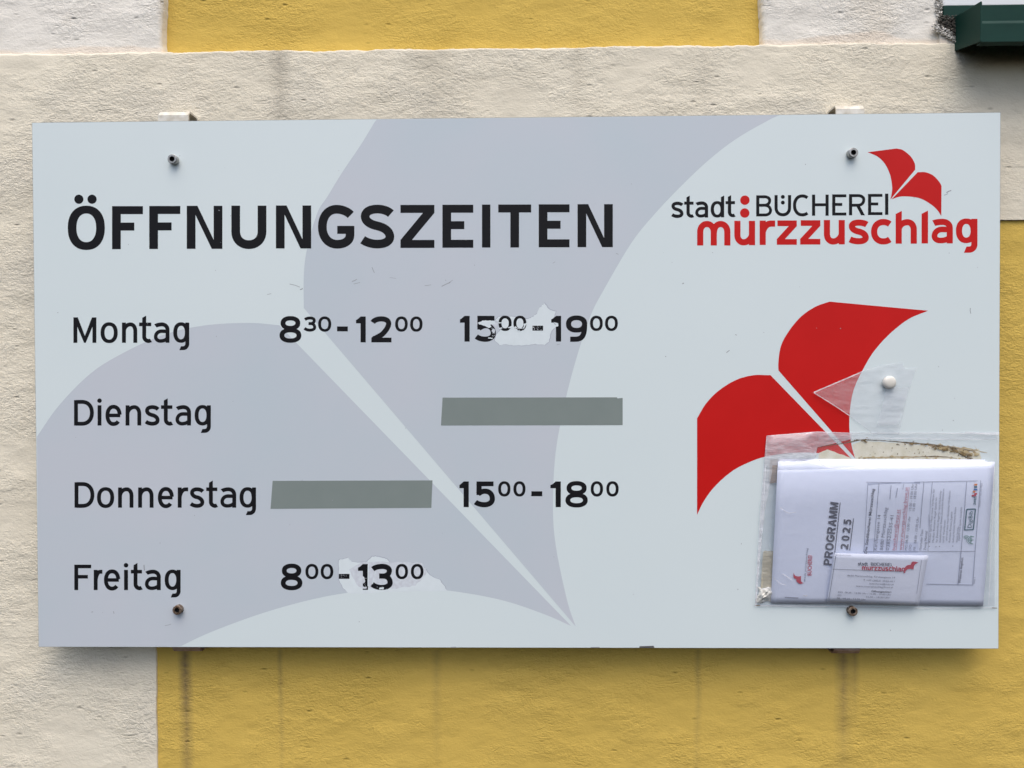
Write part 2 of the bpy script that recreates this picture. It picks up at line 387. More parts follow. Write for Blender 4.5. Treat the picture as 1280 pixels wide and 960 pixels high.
def trace(cmds, K=.58, n=9):
    out = []
    for c in cmds:
        if len(c) == 2: out.append(np.array(c, float))
        else:
            p0, cc, p1 = out[-1], np.array(c[:2], float), np.array(c[2:], float)
            a, b = p0+(cc-p0)*K, p1+(cc-p1)*K
            for i in range(1, n+1):
                t = i/n; out.append((1-t)**3*p0+3*t*(1-t)**2*a+3*t*t*(1-t)*b+t**3*p1)
    return out
def glyph(ink, ch, X0, X1, base, h, s, asc=None, lean=0.0):
    """draw ch between X0 and X1 on the base line; h = cap or x height, s = stroke, asc = ascender height"""
    w = X1-X0; asc = asc or h*1.36; a = s/2; sh = s*.92; ah = sh/2
    T = lambda p: (X0+p[0]+lean*p[1], base-p[1])
    def R(x0, y0, x1, y1): ink.poly([T(p) for p in ((x0,y0),(x1,y0),(x1,y1),(x0,y1))])
    def P(*pts): ink.poly([T(p) for p in pts])
    def S(cmds, k0=0, k1=0, W=None, K=.58): ink.ribbon([T(p) for p in trace(cmds, K)], W or s, k0, k1)
    def ell(cx, cy, rx, ry, n=40, e=2.25):
        o = []
        for i in range(n):
            t = 2*math.pi*i/n; c_, s_ = math.cos(t), math.sin(t)
            o.append((cx+rx*math.copysign(abs(c_)**(2/e), c_), cy+ry*math.copysign(abs(s_)**(2/e), s_)))
        return o
    def O(x0, y0, x1, y1, ss=None, e=2.25):
        ss = ss or s; cx, cy, rx, ry = (x0+x1)/2, (y0+y1)/2, (x1-x0)/2, (y1-y0)/2
        ink.ring([T(p) for p in ell(cx, cy, rx, ry, e=e)], [T(p) for p in ell(cx, cy, rx-ss, ry-ss*.9, e=e)])
    def dot(cx, cy, r): ink.poly([T((cx+r*math.cos(t*math.pi/12), cy+r*math.sin(t*math.pi/12))) for t in range(24)])
    def arc(x0, y0, x1, y1, t0, t1, k0=0, k1=0, n=26, e=2.2):
        cx, cy, rx, ry = (x0+x1)/2, (y0+y1)/2, (x1-x0)/2-a, (y1-y0)/2-ah; o = []
        for i in range(n+1):
            t = math.radians(t0+(t1-t0)*i/n); c_, s_ = math.cos(t), math.sin(t)
            o.append(T((cx+rx*math.copysign(abs(c_)**(2/e), c_), cy+ry*math.copysign(abs(s_)**(2/e), s_))))
        ink.ribbon(o, s, k0, k1)
    if ch in 'OÖo0':
        ov = .015*h; O(0, -ov, w, h+ov)
        if ch == 'Ö':
            r = .107*h; dot(w*.30, h*1.165, r); dot(w*.655, h*1.165, r)
    elif ch == 'F': R(0,0,s,h); R(s,h-sh,w,h); R(s,h*.525-ah,w*.72 if s > h*.18 else w*.8,h*.525+ah)
    elif ch == 'E': R(0,0,s,h); R(s,h-sh,w,h); R(s,0,w,sh); R(s,h*.525-ah,w*.71,h*.525+ah)
    elif ch == 'N':
        R(0,0,s,h); R(w-s,0,w,h); q = s*1.22; P((s*.5,h),(q,h),(w-s*.5,0),(w-q,0))
    elif ch in 'UÜ':
        r = .40*h; S([(a,h),(a,r),(a,ah,w/2,ah),(w-a,ah,w-a,r),(w-a,h)], K=.6)
        if ch == 'Ü': dot(w/2, h*.915, h*.092); dot(w/2, h*.645, h*.092)
    elif ch == 'G':
        S([(w*.90,h*.775),(w*.76,h-ah,w*.51,h-ah),(a,h-ah,a,h*.5),(a,ah,w*.53,ah),(w-a,ah,w-a,h*.31),(w-a,h*.335+sh*.5)], K=.6); R(w*.53,h*.335,w,h*.335+sh)
    elif ch == 'C': arc(0,-.015*h,w*1.15,h*1.015,52,308)
    elif ch in 'Ss':
        S([(w*.90,h*.80),(w*.76,h-ah,w*.50,h-ah),(a,h-ah,a,h*.735),(a,h*.57,w*.5,h*.515),(w-a,h*.45,w-a,h*.265),(w-a,ah,w*.49,ah),(w*.24,ah,w*.055,h*.195)], K=.62)
    elif ch in 'Zz':
        R(0 if ch == 'Z' else w*.03,h-sh,w,h); R(0,0,w,sh); q = s*1.32; P((w,h-sh*1.0),(w,h-sh*.5),(w-q,h-sh*.5),(w-q,h-sh),(0,sh),(0,sh*.5),(q,sh*.5),(q,sh))
    elif ch == 'I': R(0,0,w,h)
    elif ch == 'T': R(0,h-sh,w,h); R(w/2-a,0,w/2+a,h-sh)
    elif ch == 'H': R(0,0,s,h); R(w-s,0,w,h); R(s,h*.52-ah,w-s,h*.52+ah)
    elif ch == 'R':
        R(0,0,s,h); S([(s*.5,h-ah),(w*.55,h-ah),(w-a,h-ah,w-a,h*.74),(w-a,h*.475,w*.55,h*.475),(s*.5,h*.475)], W=sh); P((w*.42,h*.47),(w*.42+s*1.15,h*.47),(w*.97,0),(w*.97-s*1.2,0))
    elif ch == 'P':
        R(0,0,s,h); S([(s*.5,h-ah),(w*.5,h-ah),(w-a,h-ah,w-a,h*.72),(w-a,h*.43,w*.5,h*.43),(s*.5,h*.43)], W=sh)
    elif ch == 'A':
        P((0,0),(s*1.1,0),(w/2+.1*s,h*.8),(w/2+.45*s,h),(w/2-.5*s,h)); P((w,0),(w-s*1.1,0),(w/2-.1*s,h*.8),(w/2-.45*s,h),(w/2+.5*s,h)); R(w*.22,h*.22,w*.78,h*.22+sh)
    elif ch == 'B':
        R(0,0,s,h); S([(s*.5,h-ah),(w*.52,h-ah),(w*.95-a,h-ah,w*.95-a,h*.755),(w*.95-a,h*.53,w*.52,h*.53),(s*.5,h*.53)], W=sh)
        S([(s*.5,h*.53),(w*.55,h*.53),(w-a,h*.53,w-a,h*.275),(w-a,ah,w*.55,ah),(s*.5,ah)], W=sh)
    elif ch == 'D': R(0,0,s,h); S([(s*.5,h-ah),(w*.42,h-ah),(w-a,h-ah,w-a,h*.5),(w-a,ah,w*.42,ah),(s*.5,ah)], K=.6)
    elif ch == 'M':
        R(0,0,s,h); R(w-s,0,w,h); P((0,h),(1.12*s,h),(w/2,.27*h),(w-1.12*s,h),(w,h),(w/2+.22*s,0),(w/2-.22*s,0))
    elif ch == 'n': R(0,0,s,h); S([(s*.5,h*.60),(s*.7,h-ah,w*.56,h-ah),(w-a,h-ah,w-a,h*.58),(w-a,0)])
    elif ch == 'm':
        q = (w-s)/2; S([(a,0),(a,h*.56),(a,h-ah,a+q*.5,h-ah),(a+q,h-ah,a+q,h*.55),(a+q,0)]); S([(a+q,h*.5),(a+q,h-ah,a+q*1.5,h-ah),(w-a,h-ah,w-a,h*.56),(w-a,0)])
    elif ch == 'h':
        S([(a,0),(a,asc-s*.25)], 0, .5); S([(s*.5,h*.60),(s*.7,h-ah,w*.56,h-ah),(w-a,h-ah,w-a,h*.58),(w-a,0)])
    elif ch == 'l': S([(w/2,0),(w/2,asc-s*.25)], 0, .5, W=w)
    elif ch == 'u': S([(a,h),(a,h*.42),(a,ah,w*.45,ah),(w-s*.8,ah,w-s*.5,h*.42)]); R(w-s,0,w,h)
    elif ch == 'r': R(0,0,s,h); S([(s*.5,h*.52),(s*.8,h-ah*1.05,w*.72,h-ah*1.05),(w,h-ah*1.05)])
    elif ch == 't':
        c = w*.42; S([(w*.98,ah+.03*h),(w*.80,ah),(c,ah,c,h*.3),(c,asc-s*.2)], .25, .55); R(0,h-sh,w,h)
    elif ch == 'i': R((w-s)/2,0,(w+s)/2,h); dot(w/2, asc-s*.52, s*.58)
    elif ch == 'd':
        O(0,-.015*h,w-s*.12,h*1.015); S([(w-a,0),(w-a,asc-s*.25)], 0, .5)
    elif ch == 'a':
        S([(w*.11,h*.83),(w*.26,h-ah,w*.52,h-ah),(w-a,h-ah,w-a,h*.64),(w-a,0)], .15)
        S([(w-a,h*.565),(w*.50,h*.575),(a,h*.575,a,h*.295),(a,ah,w*.43,ah),(w-s*.7,ah,w-a,h*.27)], W=sh)
    elif ch == 'g':
        O(0,.0*h,w-s*.12,h*1.015); S([(w-a,h),(w-a,-h*.04),(w-a,-h*.265,w*.62,-h*.265),(w*.43,-h*.27)], 0, -.45)
    elif ch == 'e':
        O_pts = []; arc(0,-.015*h,w,h*1.015,-42+360,4, n=34); R(a,h*.5-ah,w-s*.35,h*.5+ah)
    elif ch == 'c': arc(0,-.015*h,w*1.17,h*1.015,50,310)
    elif ch == '1': R(w-s*1.0,0,w,h); P((0,h*.735),(w-s*.9,h*.735),(w-s*.9,h),(w-s*.98,h),(w-s*1.55,h*.90),(0,h*.86))
    elif ch == '2': S([(w*.07,h*.77),(w*.16,h-ah,w*.5,h-ah),(w-a*1.1,h-ah,w-a*1.1,h*.73),(w-a*1.1,h*.54,w*.52,h*.30),(w*.14,sh*.75)], K=.6); R(0,0,w,sh); P((0,sh*.9),(s*1.5,sh*.9),(s*1.5,sh*1.3),(s*.35,sh*1.35))
    elif ch == '3':
        S([(w*.06,h*.80),(w*.2,h-ah,w*.5,h-ah),(w-a*1.3,h-ah,w-a*1.3,h*.745),(w-a*1.3,h*.535,w*.55,h*.535),(w*.36,h*.535)], K=.6)
        S([(w*.36,h*.535),(w*.55,h*.535),(w-a,h*.535,w-a,h*.28),(w-a,ah,w*.48,ah),(w*.18,ah,w*.03,h*.22)], K=.6)
    elif ch == '5':
        R(w*.1,h-sh,w*.93,h); R(w*.1,h*.47,w*.1+s,h-sh); S([(w*.1+s*.3,h*.50),(w*.3,h*.62,w*.52,h*.62),(w-a,h*.62,w-a,h*.32),(w-a,ah,w*.48,ah),(w*.2,ah,w*.05,h*.20)], K=.6)
    elif ch == '8': O(w*.05,h*.47,w*.95,h*1.015,s*.93); O(0,-.015*h,w,h*.555,s*.93)
    elif ch == '9': O(0,h*.35,w,h*1.015); S([(w-a,h*.68),(w-a,ah*1.1,w*.46,ah),(w*.2,ah)], K=.75)
    elif ch == '6': O(0,-.015*h,w,h*.65); S([(a,h*.32),(a,h-ah,w*.55,h-ah),(w*.8,h-ah)], K=.75)
    elif ch == '4': R(w*.62,0,w*.62+s,h); R(0,h*.2,w,h*.2+sh); P((0,h*.28),(s,h*.25),(w*.7,h*.9),(w*.7,h),(w*.55,h))
    elif ch == '7': R(0,h-sh,w,h); P((w-s*1.1,h-sh),(w,h-sh),(w*.45,0),(w*.45-s*1.1,0))
    elif ch == '-': R(0,0,w,h)

# ------------------------------------------------------------------ the sign
sign = thing('opening_hours_sign', 'wide white opening hours board with grey book motif and black lettering', 'sign', (0, 0, Z0-.275))
TH = .003
v, f = [], []; box(v, f, -.5, .5, .0002, TH, Z0-.275, Z0+.275)
mesh_obj('panel', v, f, M['edge'], sign)
ink = Ink(); ink.poly([(0, 0)]*4); pts = [(-.4997, Z0+.2747), (.4997, Z0+.2747), (.4997, Z0-.2747), (-.4997, Z0-.2747)]
mesh_obj('panel_face', [(x, 0, z) for x, z in pts], [(0, 3, 2, 1)], M['panel'], sign)

def smooth_curve(pts, n=6):
    """Catmull-Rom through measured points"""
    P = [np.array(p, float) for p in pts]; out = []
    for i in range(len(P)-1):
        p0 = P[i-1] if i else 2*P[0]-P[1]; p1, p2 = P[i], P[i+1]; p3 = P[i+2] if i+2 < len(P) else 2*P[-1]-P[-2]
        for k in range(n):
            t = k/n
            out.append(.5*((2*p1)+(p2-p0)*t+(2*p0-5*p1+4*p2-p3)*t*t+(3*p1-p0-3*p2+p3)*t**3))
    out.append(P[-1]); return [tuple(p) for p in out]
def shape(name, parts, mat, parent, layer, mapper=on_sign, label=None, clip=True):
    pts = []
    for kind, pp in parts: pts += smooth_curve(pp) if kind == 'c' else list(pp)
    i = Ink(); i.poly(pts)
    o = i.build(name, mat, parent, mapper, layer)
    if mapper is on_sign and clip:
        for q in o.data.vertices:   # keep the print on the board
            q.co.x = min(max(q.co.x, -.4994), .4994); q.co.z = min(max(q.co.z, .0006), .5494)
    if label: o['label'] = label
    return o
shape('book_page_motif', [('c', [(471,148),(451.6,180),(428,215),(409,246),(398,263),(388,294),(381.7,323),(379.6,350),(379.8,385)]),
      ('c', [(719.5,783),(709,751),(695,684),(691.2,633),(694.5,566),(706,504),(719,453),(737.6,396),(756,360),(789,304),(817,269),(850,234),(887.6,198.6),(925,170.5),(974,143)])],
      M['motif'], sign, .00015, label='large pale grey upper book page printed on the board')
shape('book_page_motif', [('c', [(46,546),(73.8,506.6),(113,467),(152.5,442),(203,419),(253.8,407),(310,403.6),(349,406.5)]),
      ('c', [(714,782.5),(681,768),(630.6,751),(574,740),(518,735),(462,737.5),(400,747),(332.5,765),(265,789.5),(219,811)]), ('l', [(48,811)])],
      M['motif'], sign, .00015, label='large pale grey lower book page printed on the board')
# torn spots where old tape was pulled off
def jag(pts, amp, seed, n=5):
    rr = random.Random(seed); out = []
    for i, p in enumerate(pts):
        q = pts[(i+1) % len(pts)]
        for k in range(n):
            t = k/n; out.append((p[0]+(q[0]-p[0])*t+rr.uniform(-amp, amp), p[1]+(q[1]-p[1])*t+rr.uniform(-amp, amp)))
    return out
t1 = [(590+x/9.846, 370+y/9.846) for x, y in ((290,300),(345,330),(350,420),(305,470),(275,545),(340,603),(420,593),(480,608),(640,607),(780,593),(900,600),(950,560),(962,480),(985,425),(1045,370),(990,320),(1030,190),(960,170),(885,90),(830,145),(800,220),(720,270),(660,285),(480,250),(330,250))]
t2 = [(410+x/8, 680+y/8) for x, y in ((105,160),(200,138),(240,180),(380,185),(440,122),(520,128),(590,150),(610,185),(850,190),(950,225),(1020,310),(1120,360),(1195,472),(1000,470),(620,480),(300,500),(205,490),(150,440),(110,360))]
for pts, sd, lab in ((t1, 1, 'torn pale patch across the Monday afternoon hours'), (t2, 2, 'torn pale patch across the Friday hours')):
    j = jag(pts, .5, sd)
    c = np.mean(j, 0); e = [tuple(c+(np.array(p)-c)*(1+.9/np.linalg.norm(np.array(p)-c))+np.array((.15, -.25))) for p in j]
    if sd == 2: e = [p for p in e if p[1] < 738]
    shape('torn_edge', [('l', e)], M['torn_edge'], sign, .00025)
    shape('torn_patch', [('l', j)], M['torn'], sign, .00030, label=lab)
shape('tape_residue', [('l', jag([(436,712),(452,703),(497,702),(528,704),(534,716),(520,732),(500,735),(478,737),(448,734)], .8, 9))], M['torn_haze'], sign, .00034)
shape('tape_residue', [('l', jag([(594,401),(606,399),(618,402),(624,405),(617,410),(606,409),(597,407)], .6, 10))], M['torn_haze'], sign, .00034)

def word(name, chars, mat, stroke, layer=.00045, mapper=on_sign, parent=None, label=None, lean=0.0):
    """chars: (glyph, left, right, baseline, height[, stroke[, ascender]])"""
    i = Ink()
    for c in chars:
        i.k = 0
        glyph(i, c[0], c[1], c[2], c[3], c[4], c[5] if len(c) > 5 and c[5] else stroke, c[6] if len(c) > 6 else None, lean)
    o = i.build(name, mat, parent or sign, mapper, layer)
    if label: o['label'] = label
    return o
ln = lambda x, x0, y0, x1, y1: y0+(y1-y0)*(x-x0)/(x1-x0)
H = [('Ö',84.7,131.1),('F',140.1,178.7),('F',186.6,225.4),('N',233.5,278),('U',289.2,333),('N',344.9,389),('G',397.5,443),('S',451,492.8),('Z',500.6,543),('E',553,591.6),('I',602.5,613),('T',622.8,664),('E',673.4,711.9),('N',721.9,766)]
word('heading_lettering', [(c, a, b, ln(a, 85, 311.7, 766, 308.8), 53.8, 10.9) for c, a, b in H], M['ink'], 10.9, label='bold black heading reading ÖFFNUNGSZEITEN')
XHR = .79
def day(letters, base, lab):
    word('day_lettering', [(c, a, b, base, 31.8 if c.isupper() else 25.3, 4.9, 33.6) for c, a, b in letters], M['ink'], 4.9, label=lab)
day([('M',91.8,120.5),('o',125.8,147.2),('n',152.5,171.6),('t',173.9,189.1),('a',192.2,211.9),('g',216.6,236.6)], 428.5, 'black day name Montag')
day([('D',92.6,117.4),('i',121.9,127),('e',131.9,152.1),('n',157,176.6),('s',181.4,199.5),('t',201.3,215.5),('a',219.2,238.8),('g',243.3,263.6)], 531.9, 'black day name Dienstag')
day([('D',93.2,118),('o',121.3,142.8),('n',147.6,166.9),('n',172.7,192),('e',197.4,217.4),('r',222.2,235.2),('s',237.6,255.4),('t',257.8,271.7),('a',275.3,295.3),('g',299.5,320)], 634.6, 'black day name Donnerstag')
day([('F',92.9,114.1),('r',117.2,128),('e',130,150.3),('i',155.1,160),('t',163.6,177.5),('a',181,201),('g',205.9,225.8)], 737.6, 'black day name Freitag')
def hours(items, top, base, lab):
    cs = []
    for c, a, b, small in items:
        if c == '-': cs.append((c, a, b, top+.575*(base-top), 6.2, 6))
        elif small: cs.append((c, a, b, top+.58*(base-top), 18.6, 3.7))
        else: cs.append((c, a, b, base, base-top, 6.5))
    word('hours_lettering', cs, M['ink'], 6.5, label=lab)
hours([('8',349.4,376.7,0),('3',380.3,395.2,1),('0',397.7,414.1,1),('-',421.3,434.8,0),('1',445,457.2,0),('2',464.2,489.4,0),('0',493.9,509.7,1),('0',512.6,528.2,1)], 395.6, 428, 'Monday morning hours 8.30 to 12.00')
hours([('1',575,587.1,0),('5',594.1,619.9,0),('0',623.2,639.6,1),('0',641.8,658,1),('-',665.6,678.9,0),('1',689,701.4,0),('9',707.4,734,0),('0',737.5,753.5,1),('0',756.3,772.3,1)], 394.8, 427, 'scratched Monday afternoon hours 15.00 to 19.00')
hours([('1',574.2,586,0),('5',593,618.7,0),('0',622.7,638.1,1),('0',641.8,656.9,1),('-',664.2,677.8,0),('1',688,701,0),('8',706.8,734.7,0),('0',738.4,753.8,1),('0',757.9,773.3,1)], 601.8, 633.9, 'Thursday hours 15.00 to 18.00')
hours([('8',351,378,0),('0',381.8,398,1),('0',400.9,416.7,1),('-',423.6,436.9,0),('1',447.5,460,0),('3',464.4,490.9,0),('0',494.5,510,1),('0',513.6,529.4,1)], 705, 737.3, 'scratched Friday hours 8.00 to 13.00')
# flecks torn out of the digits
def fleck(pts, sd, amp=.35, mat='torn'): shape('torn_fleck', [('l', jag(pts, amp, sd, 4))], M[mat], sign, .00095)
z8 = lambda *q: [(590+x/9.846, 370+y/9.846) for x, y in q]
fleck(z8((70,330),(130,305),(200,300),(285,310),(285,345),(225,350),(235,380),(205,395),(160,368),(90,350)), 1)
fleck(z8((255,395),(285,420),(280,450),(262,460),(240,430)), 2, .3, 'torn_haze'); fleck(z8((200,510),(255,515),(250,528),(195,522)), 3, .2)
fleck(z8((325,325),(365,325),(365,335),(325,335)), 4, .15); fleck(z8((440,385),(495,365),(495,395),(455,398)), 5, .2); fleck(z8((330,395),(365,385),(372,398),(335,410)), 6, .2)
fleck(z8((535,395),(575,405),(640,398),(675,330),(640,345),(635,385),(600,400),(560,395),(530,370),(520,385),(545,440),(570,420)), 7, .5); fleck(z8((560,425),(590,420),(585,440),(565,438)), 8, .2)
def mottle(x0, y0, x1, y1, n, r, seed):
    rr = random.Random(seed); i = Ink()
    for k in range(n):
        x, y = rr.uniform(x0, x1), rr.uniform(y0, y1); i.k = k
        i.poly([(x+r*rr.uniform(.3, 1.4)*math.cos(t), y+r*rr.uniform(.3, 1.0)*math.sin(t)) for t in (0, 1, 2, 3, 4, 5.2)])
    o = i.build('torn_flecks', M['torn_haze'], sign, on_sign, .00095); o['kind'] = 'stuff'
mottle(666, 407.5, 678.5, 412.5, 14, .6, 1); mottle(614, 410, 618.5, 420, 8, .6, 2); mottle(643, 409, 657, 413, 8, .5, 3); mottle(424, 718, 436, 722.5, 8, .5, 4); mottle(453, 722, 459, 736, 8, .5, 5); mottle(470, 733, 486, 737, 5, .5, 6); mottle(626, 408, 640, 413, 6, .5, 7)
fleck(z8((1000,320),(1062,335),(1060,372),(1035,380),(1030,345)), 16, .3)
z7 = lambda *q: [(410+x/8, 680+y/8) for x, y in q]
fleck(z7((515,435),(560,432),(555,452),(510,455)), 17, .3); fleck(z7((345,320),(362,330),(372,380),(350,395)), 18, .4, 'torn_haze'); fleck(z7((345,425),(390,430),(385,448),(345,445)), 19, .3, 'torn_haze'); fleck(z7((398,190),(408,200),(404,420),(397,420)), 20, .15)
fleck(z7((440,400),(470,290),(480,270),(462,330),(450,400)), 21, .15)
# grey cover strips
def strip(q, lab):
    i = Ink(); i.poly(q); o = i.build('cover_strip', M['strip'], sign, on_sign, .0008); o['label'] = lab
    m = o.modifiers.new('thickness', 'SOLIDIFY'); m.thickness = .0003; m.offset = -1
strip([(553.2,497),(771,496.6),(772,498),(778.3,497.3),(778.3,531.3),(551.2,531.8)], 'grey tape strip covering the Tuesday hours')
strip([(340.8,601),(540.6,600.4),(539.2,634.8),(338.2,636)], 'grey tape strip covering the Thursday morning hours')

# logo
def logo_chars_black():
    y0 = lambda x: ln(x, 845, 272.2, 1108, 268.9)
    L = [('s',839.3,854.3,'x'),('t',855.2,866.9,'x'),('a',868.9,885.1,'x'),('d',888.4,905.2,'x'),('t',907,918.7,'x')]
    U = [('B',945.2,965.1),('Ü',968.1,988.9),('C',991.2,1011.7),('H',1015,1035.8),('E',1040.2,1057.9),('R',1061.2,1081.7),('E',1085,1103),('I',1106.3,1110.4)]
    return [(c, a, b, y0(a), 20, 4.1, 27.3) for c, a, b, _ in L]+[(c, a, b, y0(a)-.4, 26.4, 3.95) for c, a, b in U]
def logo_chars_red():
    y0 = lambda x: ln(x, 890, 306.7, 1195, 303.9)
    L = [('m',871.4,913),('u',917.9,943.8),('r',949.5,968.9),('z',971,996),('z',1000.2,1025.4),('u',1029.8,1056),('s',1061,1086),('c',1088.8,1115.4),('h',1119.5,1146),('l',1151.9,1160),('a',1164.2,1191),('g',1194.9,1221.8)]
    return [(c, a, b, y0(a), 30.4, 7.7, 41) for c, a, b in L]
LOGO_A = [('l', [(1084.4,190.3),(1120.6,185.6)]), ('c', [(1120.6,185.6),(1128.4,187.5),(1137.8,195),(1143.3,204),(1144,212)]), ('c', [(1113,249.4),(1115,238.8),(1114.7,229.4),(1112,216.9),(1105.8,204.4),(1097,195.8),(1085,190.5)])]
LOGO_B = [('l', [(1114.2,249.4)]), ('c', [(1147,215.3),(1156.6,215.3),(1166,219),(1173.8,227),(1176.9,232.5)]), ('c', [(1176.6,270),(1170.6,261.4),(1161,253.6),(1150,248),(1137.8,245.8),(1125,245.8),(1114.5,249.2)])]
def discs(name, cs, mat, parent, layer, mapper):
    i = Ink()
    for x, y, r in cs: i.poly([(x+r*math.cos(t*math.pi/16), y+r*math.sin(t*math.pi/16)) for t in range(32)])
    return i.build(name, mat, parent, mapper, layer)
lb = logo_chars_black()
word('logo_lettering', lb[:5], M['ink'], 4, label='black logo word stadt'); word('logo_lettering', lb[5:], M['ink'], 4, label='black logo word BÜCHEREI')
word('logo_lettering', logo_chars_red(), M['red'], 7.7, label='bold red logo word mürzzuschlag')
discs('logo_colon', [(931.1,250.2,5.9),(930.9,266.3,5.9)], M['red'], sign, .00045, on_sign)
shape('logo_book_page', LOGO_A, M['red'], sign, .0004, label='small red left book page over the logo'); shape('logo_book_page', LOGO_B, M['red'], sign, .0004, label='small red right book page over the logo')
shape('red_book_page', [('l', [(1160,388.4)]), ('c', [(1160,388.4),(1135.4,399),(1112.5,417),(1092.8,438.6),(1079.7,460),(1068,484.5),(1063,507.5),(1061.6,533.7),(1064.5,557),(1069,573)]),
      ('c', [(973,463),(973,451.7),(976.3,432),(986,414),(1001,396),(1019,383.5),(1037,377)])], M['red'], sign, .0004, label='large red upper book page beside the document sleeve')
shape('red_book_page', [('c', [(963.2,469),(942,469),(920.5,474.7),(899,487.8),(882.8,504),(871.3,523)]),
      ('c', [(871.3,643.6),(879.5,627),(892.6,609),(912.3,591),(932,579.7),(958,570.5),(997.6,565.5),(1034,567.5),(1064,573)])], M['red'], sign, .0004, label='large red lower book page beside the document sleeve')
# scuffs and specks
i = Ink(); rr = random.Random(11)
for x, y, x2, y2, w in ((465,334,468,341,.7),(440,352,446,349,.8),(442,355,450,353,.5),(552,358,563,353,.9),(556,356,566,350,.5),(487,347,495,348,.4),(531,357,539,356,.5),(362,355,375,359,.6),(375,362,378,360,1.0),(334,368,339,367,.5),
                     (1213,385,1213.5,392,.8),(908,441,912,438,.8),(919,418,921,419,.7),(1183,241,1189,238,1.1),(1180,244,1185,242,.6),(180,706,180.5,713,1.2),(696,431,700,430,.4),(142,764,142.6,767,.7),(114,765,116,764,.6),(206,782,214,780,.5),(853,355,855,354,1),(770,317,773,318,.5),(691,329,694,327,.4)):
    i.ribbon([(x,y),((x+x2)/2+rr.uniform(-1,1),(y+y2)/2+rr.uniform(-.5,.5)),(x2,y2)], w)
for k in range(60):
    x, y = rr.uniform(60, 1230), rr.uniform(165, 800); r = rr.uniform(.25, .7); i.k = 50
    i.poly([(x+r*rr.uniform(.6,1.3)*math.cos(t), y+r*rr.uniform(.6,1.3)*math.sin(t)) for t in (0, 1.1, 2.2, 3.3, 4.4, 5.4)])
o = i.build('scuff_marks', M['scuff'], sign, on_sign, .0005); o['kind'] = 'stuff'
# chipped lower edge
for x0, x1, hgt in ((799,818,2.4),(563,571,1.2),(738,750,1.0),(497,503,.8)):
    i = Ink(); i.poly([(x0,809.6),(x0+.5,809.6-hgt*.8),((x0+x1)/2,809.6-hgt*.9),(x1-1,809.6-hgt),(x1,809.6)])
    i.build('edge_chip', M['edge'], sign, on_sign, .0006) if hgt > 2 else i.build('edge_chip', M['scuff'], sign, on_sign, .0006)

# screws: washer, socket head and dark hex socket
def screw(px, py, mat, lab, hgt=.0075, r=.0049):
    c = at(px, py, -.002); o = thing('cap_screw', lab, 'screw', c); o.parent = None
    del o['category']; del o['label']
    o.parent = sign; o.location = Vector(c)-sign.location
    n = 24; prof = [(r*1.0, 0), (r, -hgt+.0006), (r-.0006, -hgt), (r*.56, -hgt), (r*.52, -hgt+.0004)]
    v, f = [], []
    c = (c[0], .0005, c[2])
    for rad, y in prof:
        for k in range(n):
            kk = 2*math.pi*k/n
            v.append((c[0]+rad*math.cos(kk), c[1]+y, c[2]+rad*math.sin(kk)))
    for a in range(len(prof)-1):
        f += [(a*n+k, a*n+(k+1) % n, (a+1)*n+(k+1) % n, (a+1)*n+k) for k in range(n)]
    def sub(name, v, f, mat, sm):
        m = mesh_obj(name, v, f, mat, None, sm); m.parent = o
        off = Vector(o.location)+Vector(sign.location)
        for q in m.data.vertices: q.co -= off
        return m
    sub('head', v, f, mat, False)
    hv = []
    for y in (-hgt+.0004, -hgt+.004):
        hv += [(c[0]+r*.54*math.cos(k*math.pi/3+.3), c[1]+y, c[2]+r*.54*math.sin(k*math.pi/3+.3)) for k in range(6)]
    hf = [(k, k+6, (k+1) % 6+6, (k+1) % 6) for k in range(6)]+[tuple(range(6, 12))]
    sub('hex_socket', hv, hf, M['hole'], False)
    return o
def screw_label(o, lab): o['label'] = lab
for px, py, m_, hh in ((217.3, 200.0, 'steel', .0068), (1064.8, 192.0, 'steel', .0068), (222.8, 761.8, 'rust', .0058), (1064.8, 763.3, 'rust', .0058)):
    screw(px, py, M[m_], 'x', hh)

# ------------------------------------------------------------------ brackets between sign and wall
def bracket(px0, px1, side, lab, out, top, mat='bracket'):
    """bent steel strip: front plate behind the board, rounded shoulder back to the wall; open towards one side"""
    Yf, Yb, t = .0034, WS+.001, .0022
    x0, x1 = at(px0, 400, Yf)[0], at(px1, 400, Yf)[0]
    s = 1 if top else -1; ze = Z0+s*.275
    tip = ze+s*out; foot = ze-s*.075
    outer = [(Yf, foot)]+[(Yf, tip-s*.0052), (Yf+.0010, tip-s*.0040), (Yf+.0038, tip-s*.0008), (Yf+.0060, tip)]+[(Yb-.006, tip), (Yb-.003, tip-s*.0008), (Yb-.001, tip-s*.003), (Yb, tip-s*.006), (Yb, foot+s*.02)]
    inner = [(Yf+t, foot), (Yf+t, tip-s*.0055), (Yf+t+.001, tip-s*.0036), (Yf+.0055, tip-s*t), (Yb-.0065, tip-s*t), (Yb-t-.001, tip-s*.0042), (Yb-t, tip-s*.0065), (Yb-t, foot+s*.02)]
    loop = outer+inner[::-1]; k = len(loop)
    v = [(X, a, b) for X in (x0, x1) for a, b in loop]
    f = [tuple(range(k)), tuple(range(2*k-1, k-1, -1))]+[(i, i+k, (i+1) % k+k, (i+1) % k) for i in range(k)]
    bm = bmesh.new(); vv = [bm.verts.new(p) for p in v]
    for q in f: bm.faces.new([vv[i] for i in q])
    bmesh.ops.recalc_face_normals(bm, faces=bm.faces)
    o = mesh_obj('wall_bracket', [(0,0,0)], [], M[mat]); loc = Vector(((x0+x1)/2, Yb, foot))
    for q in bm.verts: q.co -= loc
    bm.to_mesh(o.data); bm.free(); o.location = loc
    o['label'] = lab; o['category'] = 'bracket'; o['group'] = 'steel brackets holding the sign off the wall'
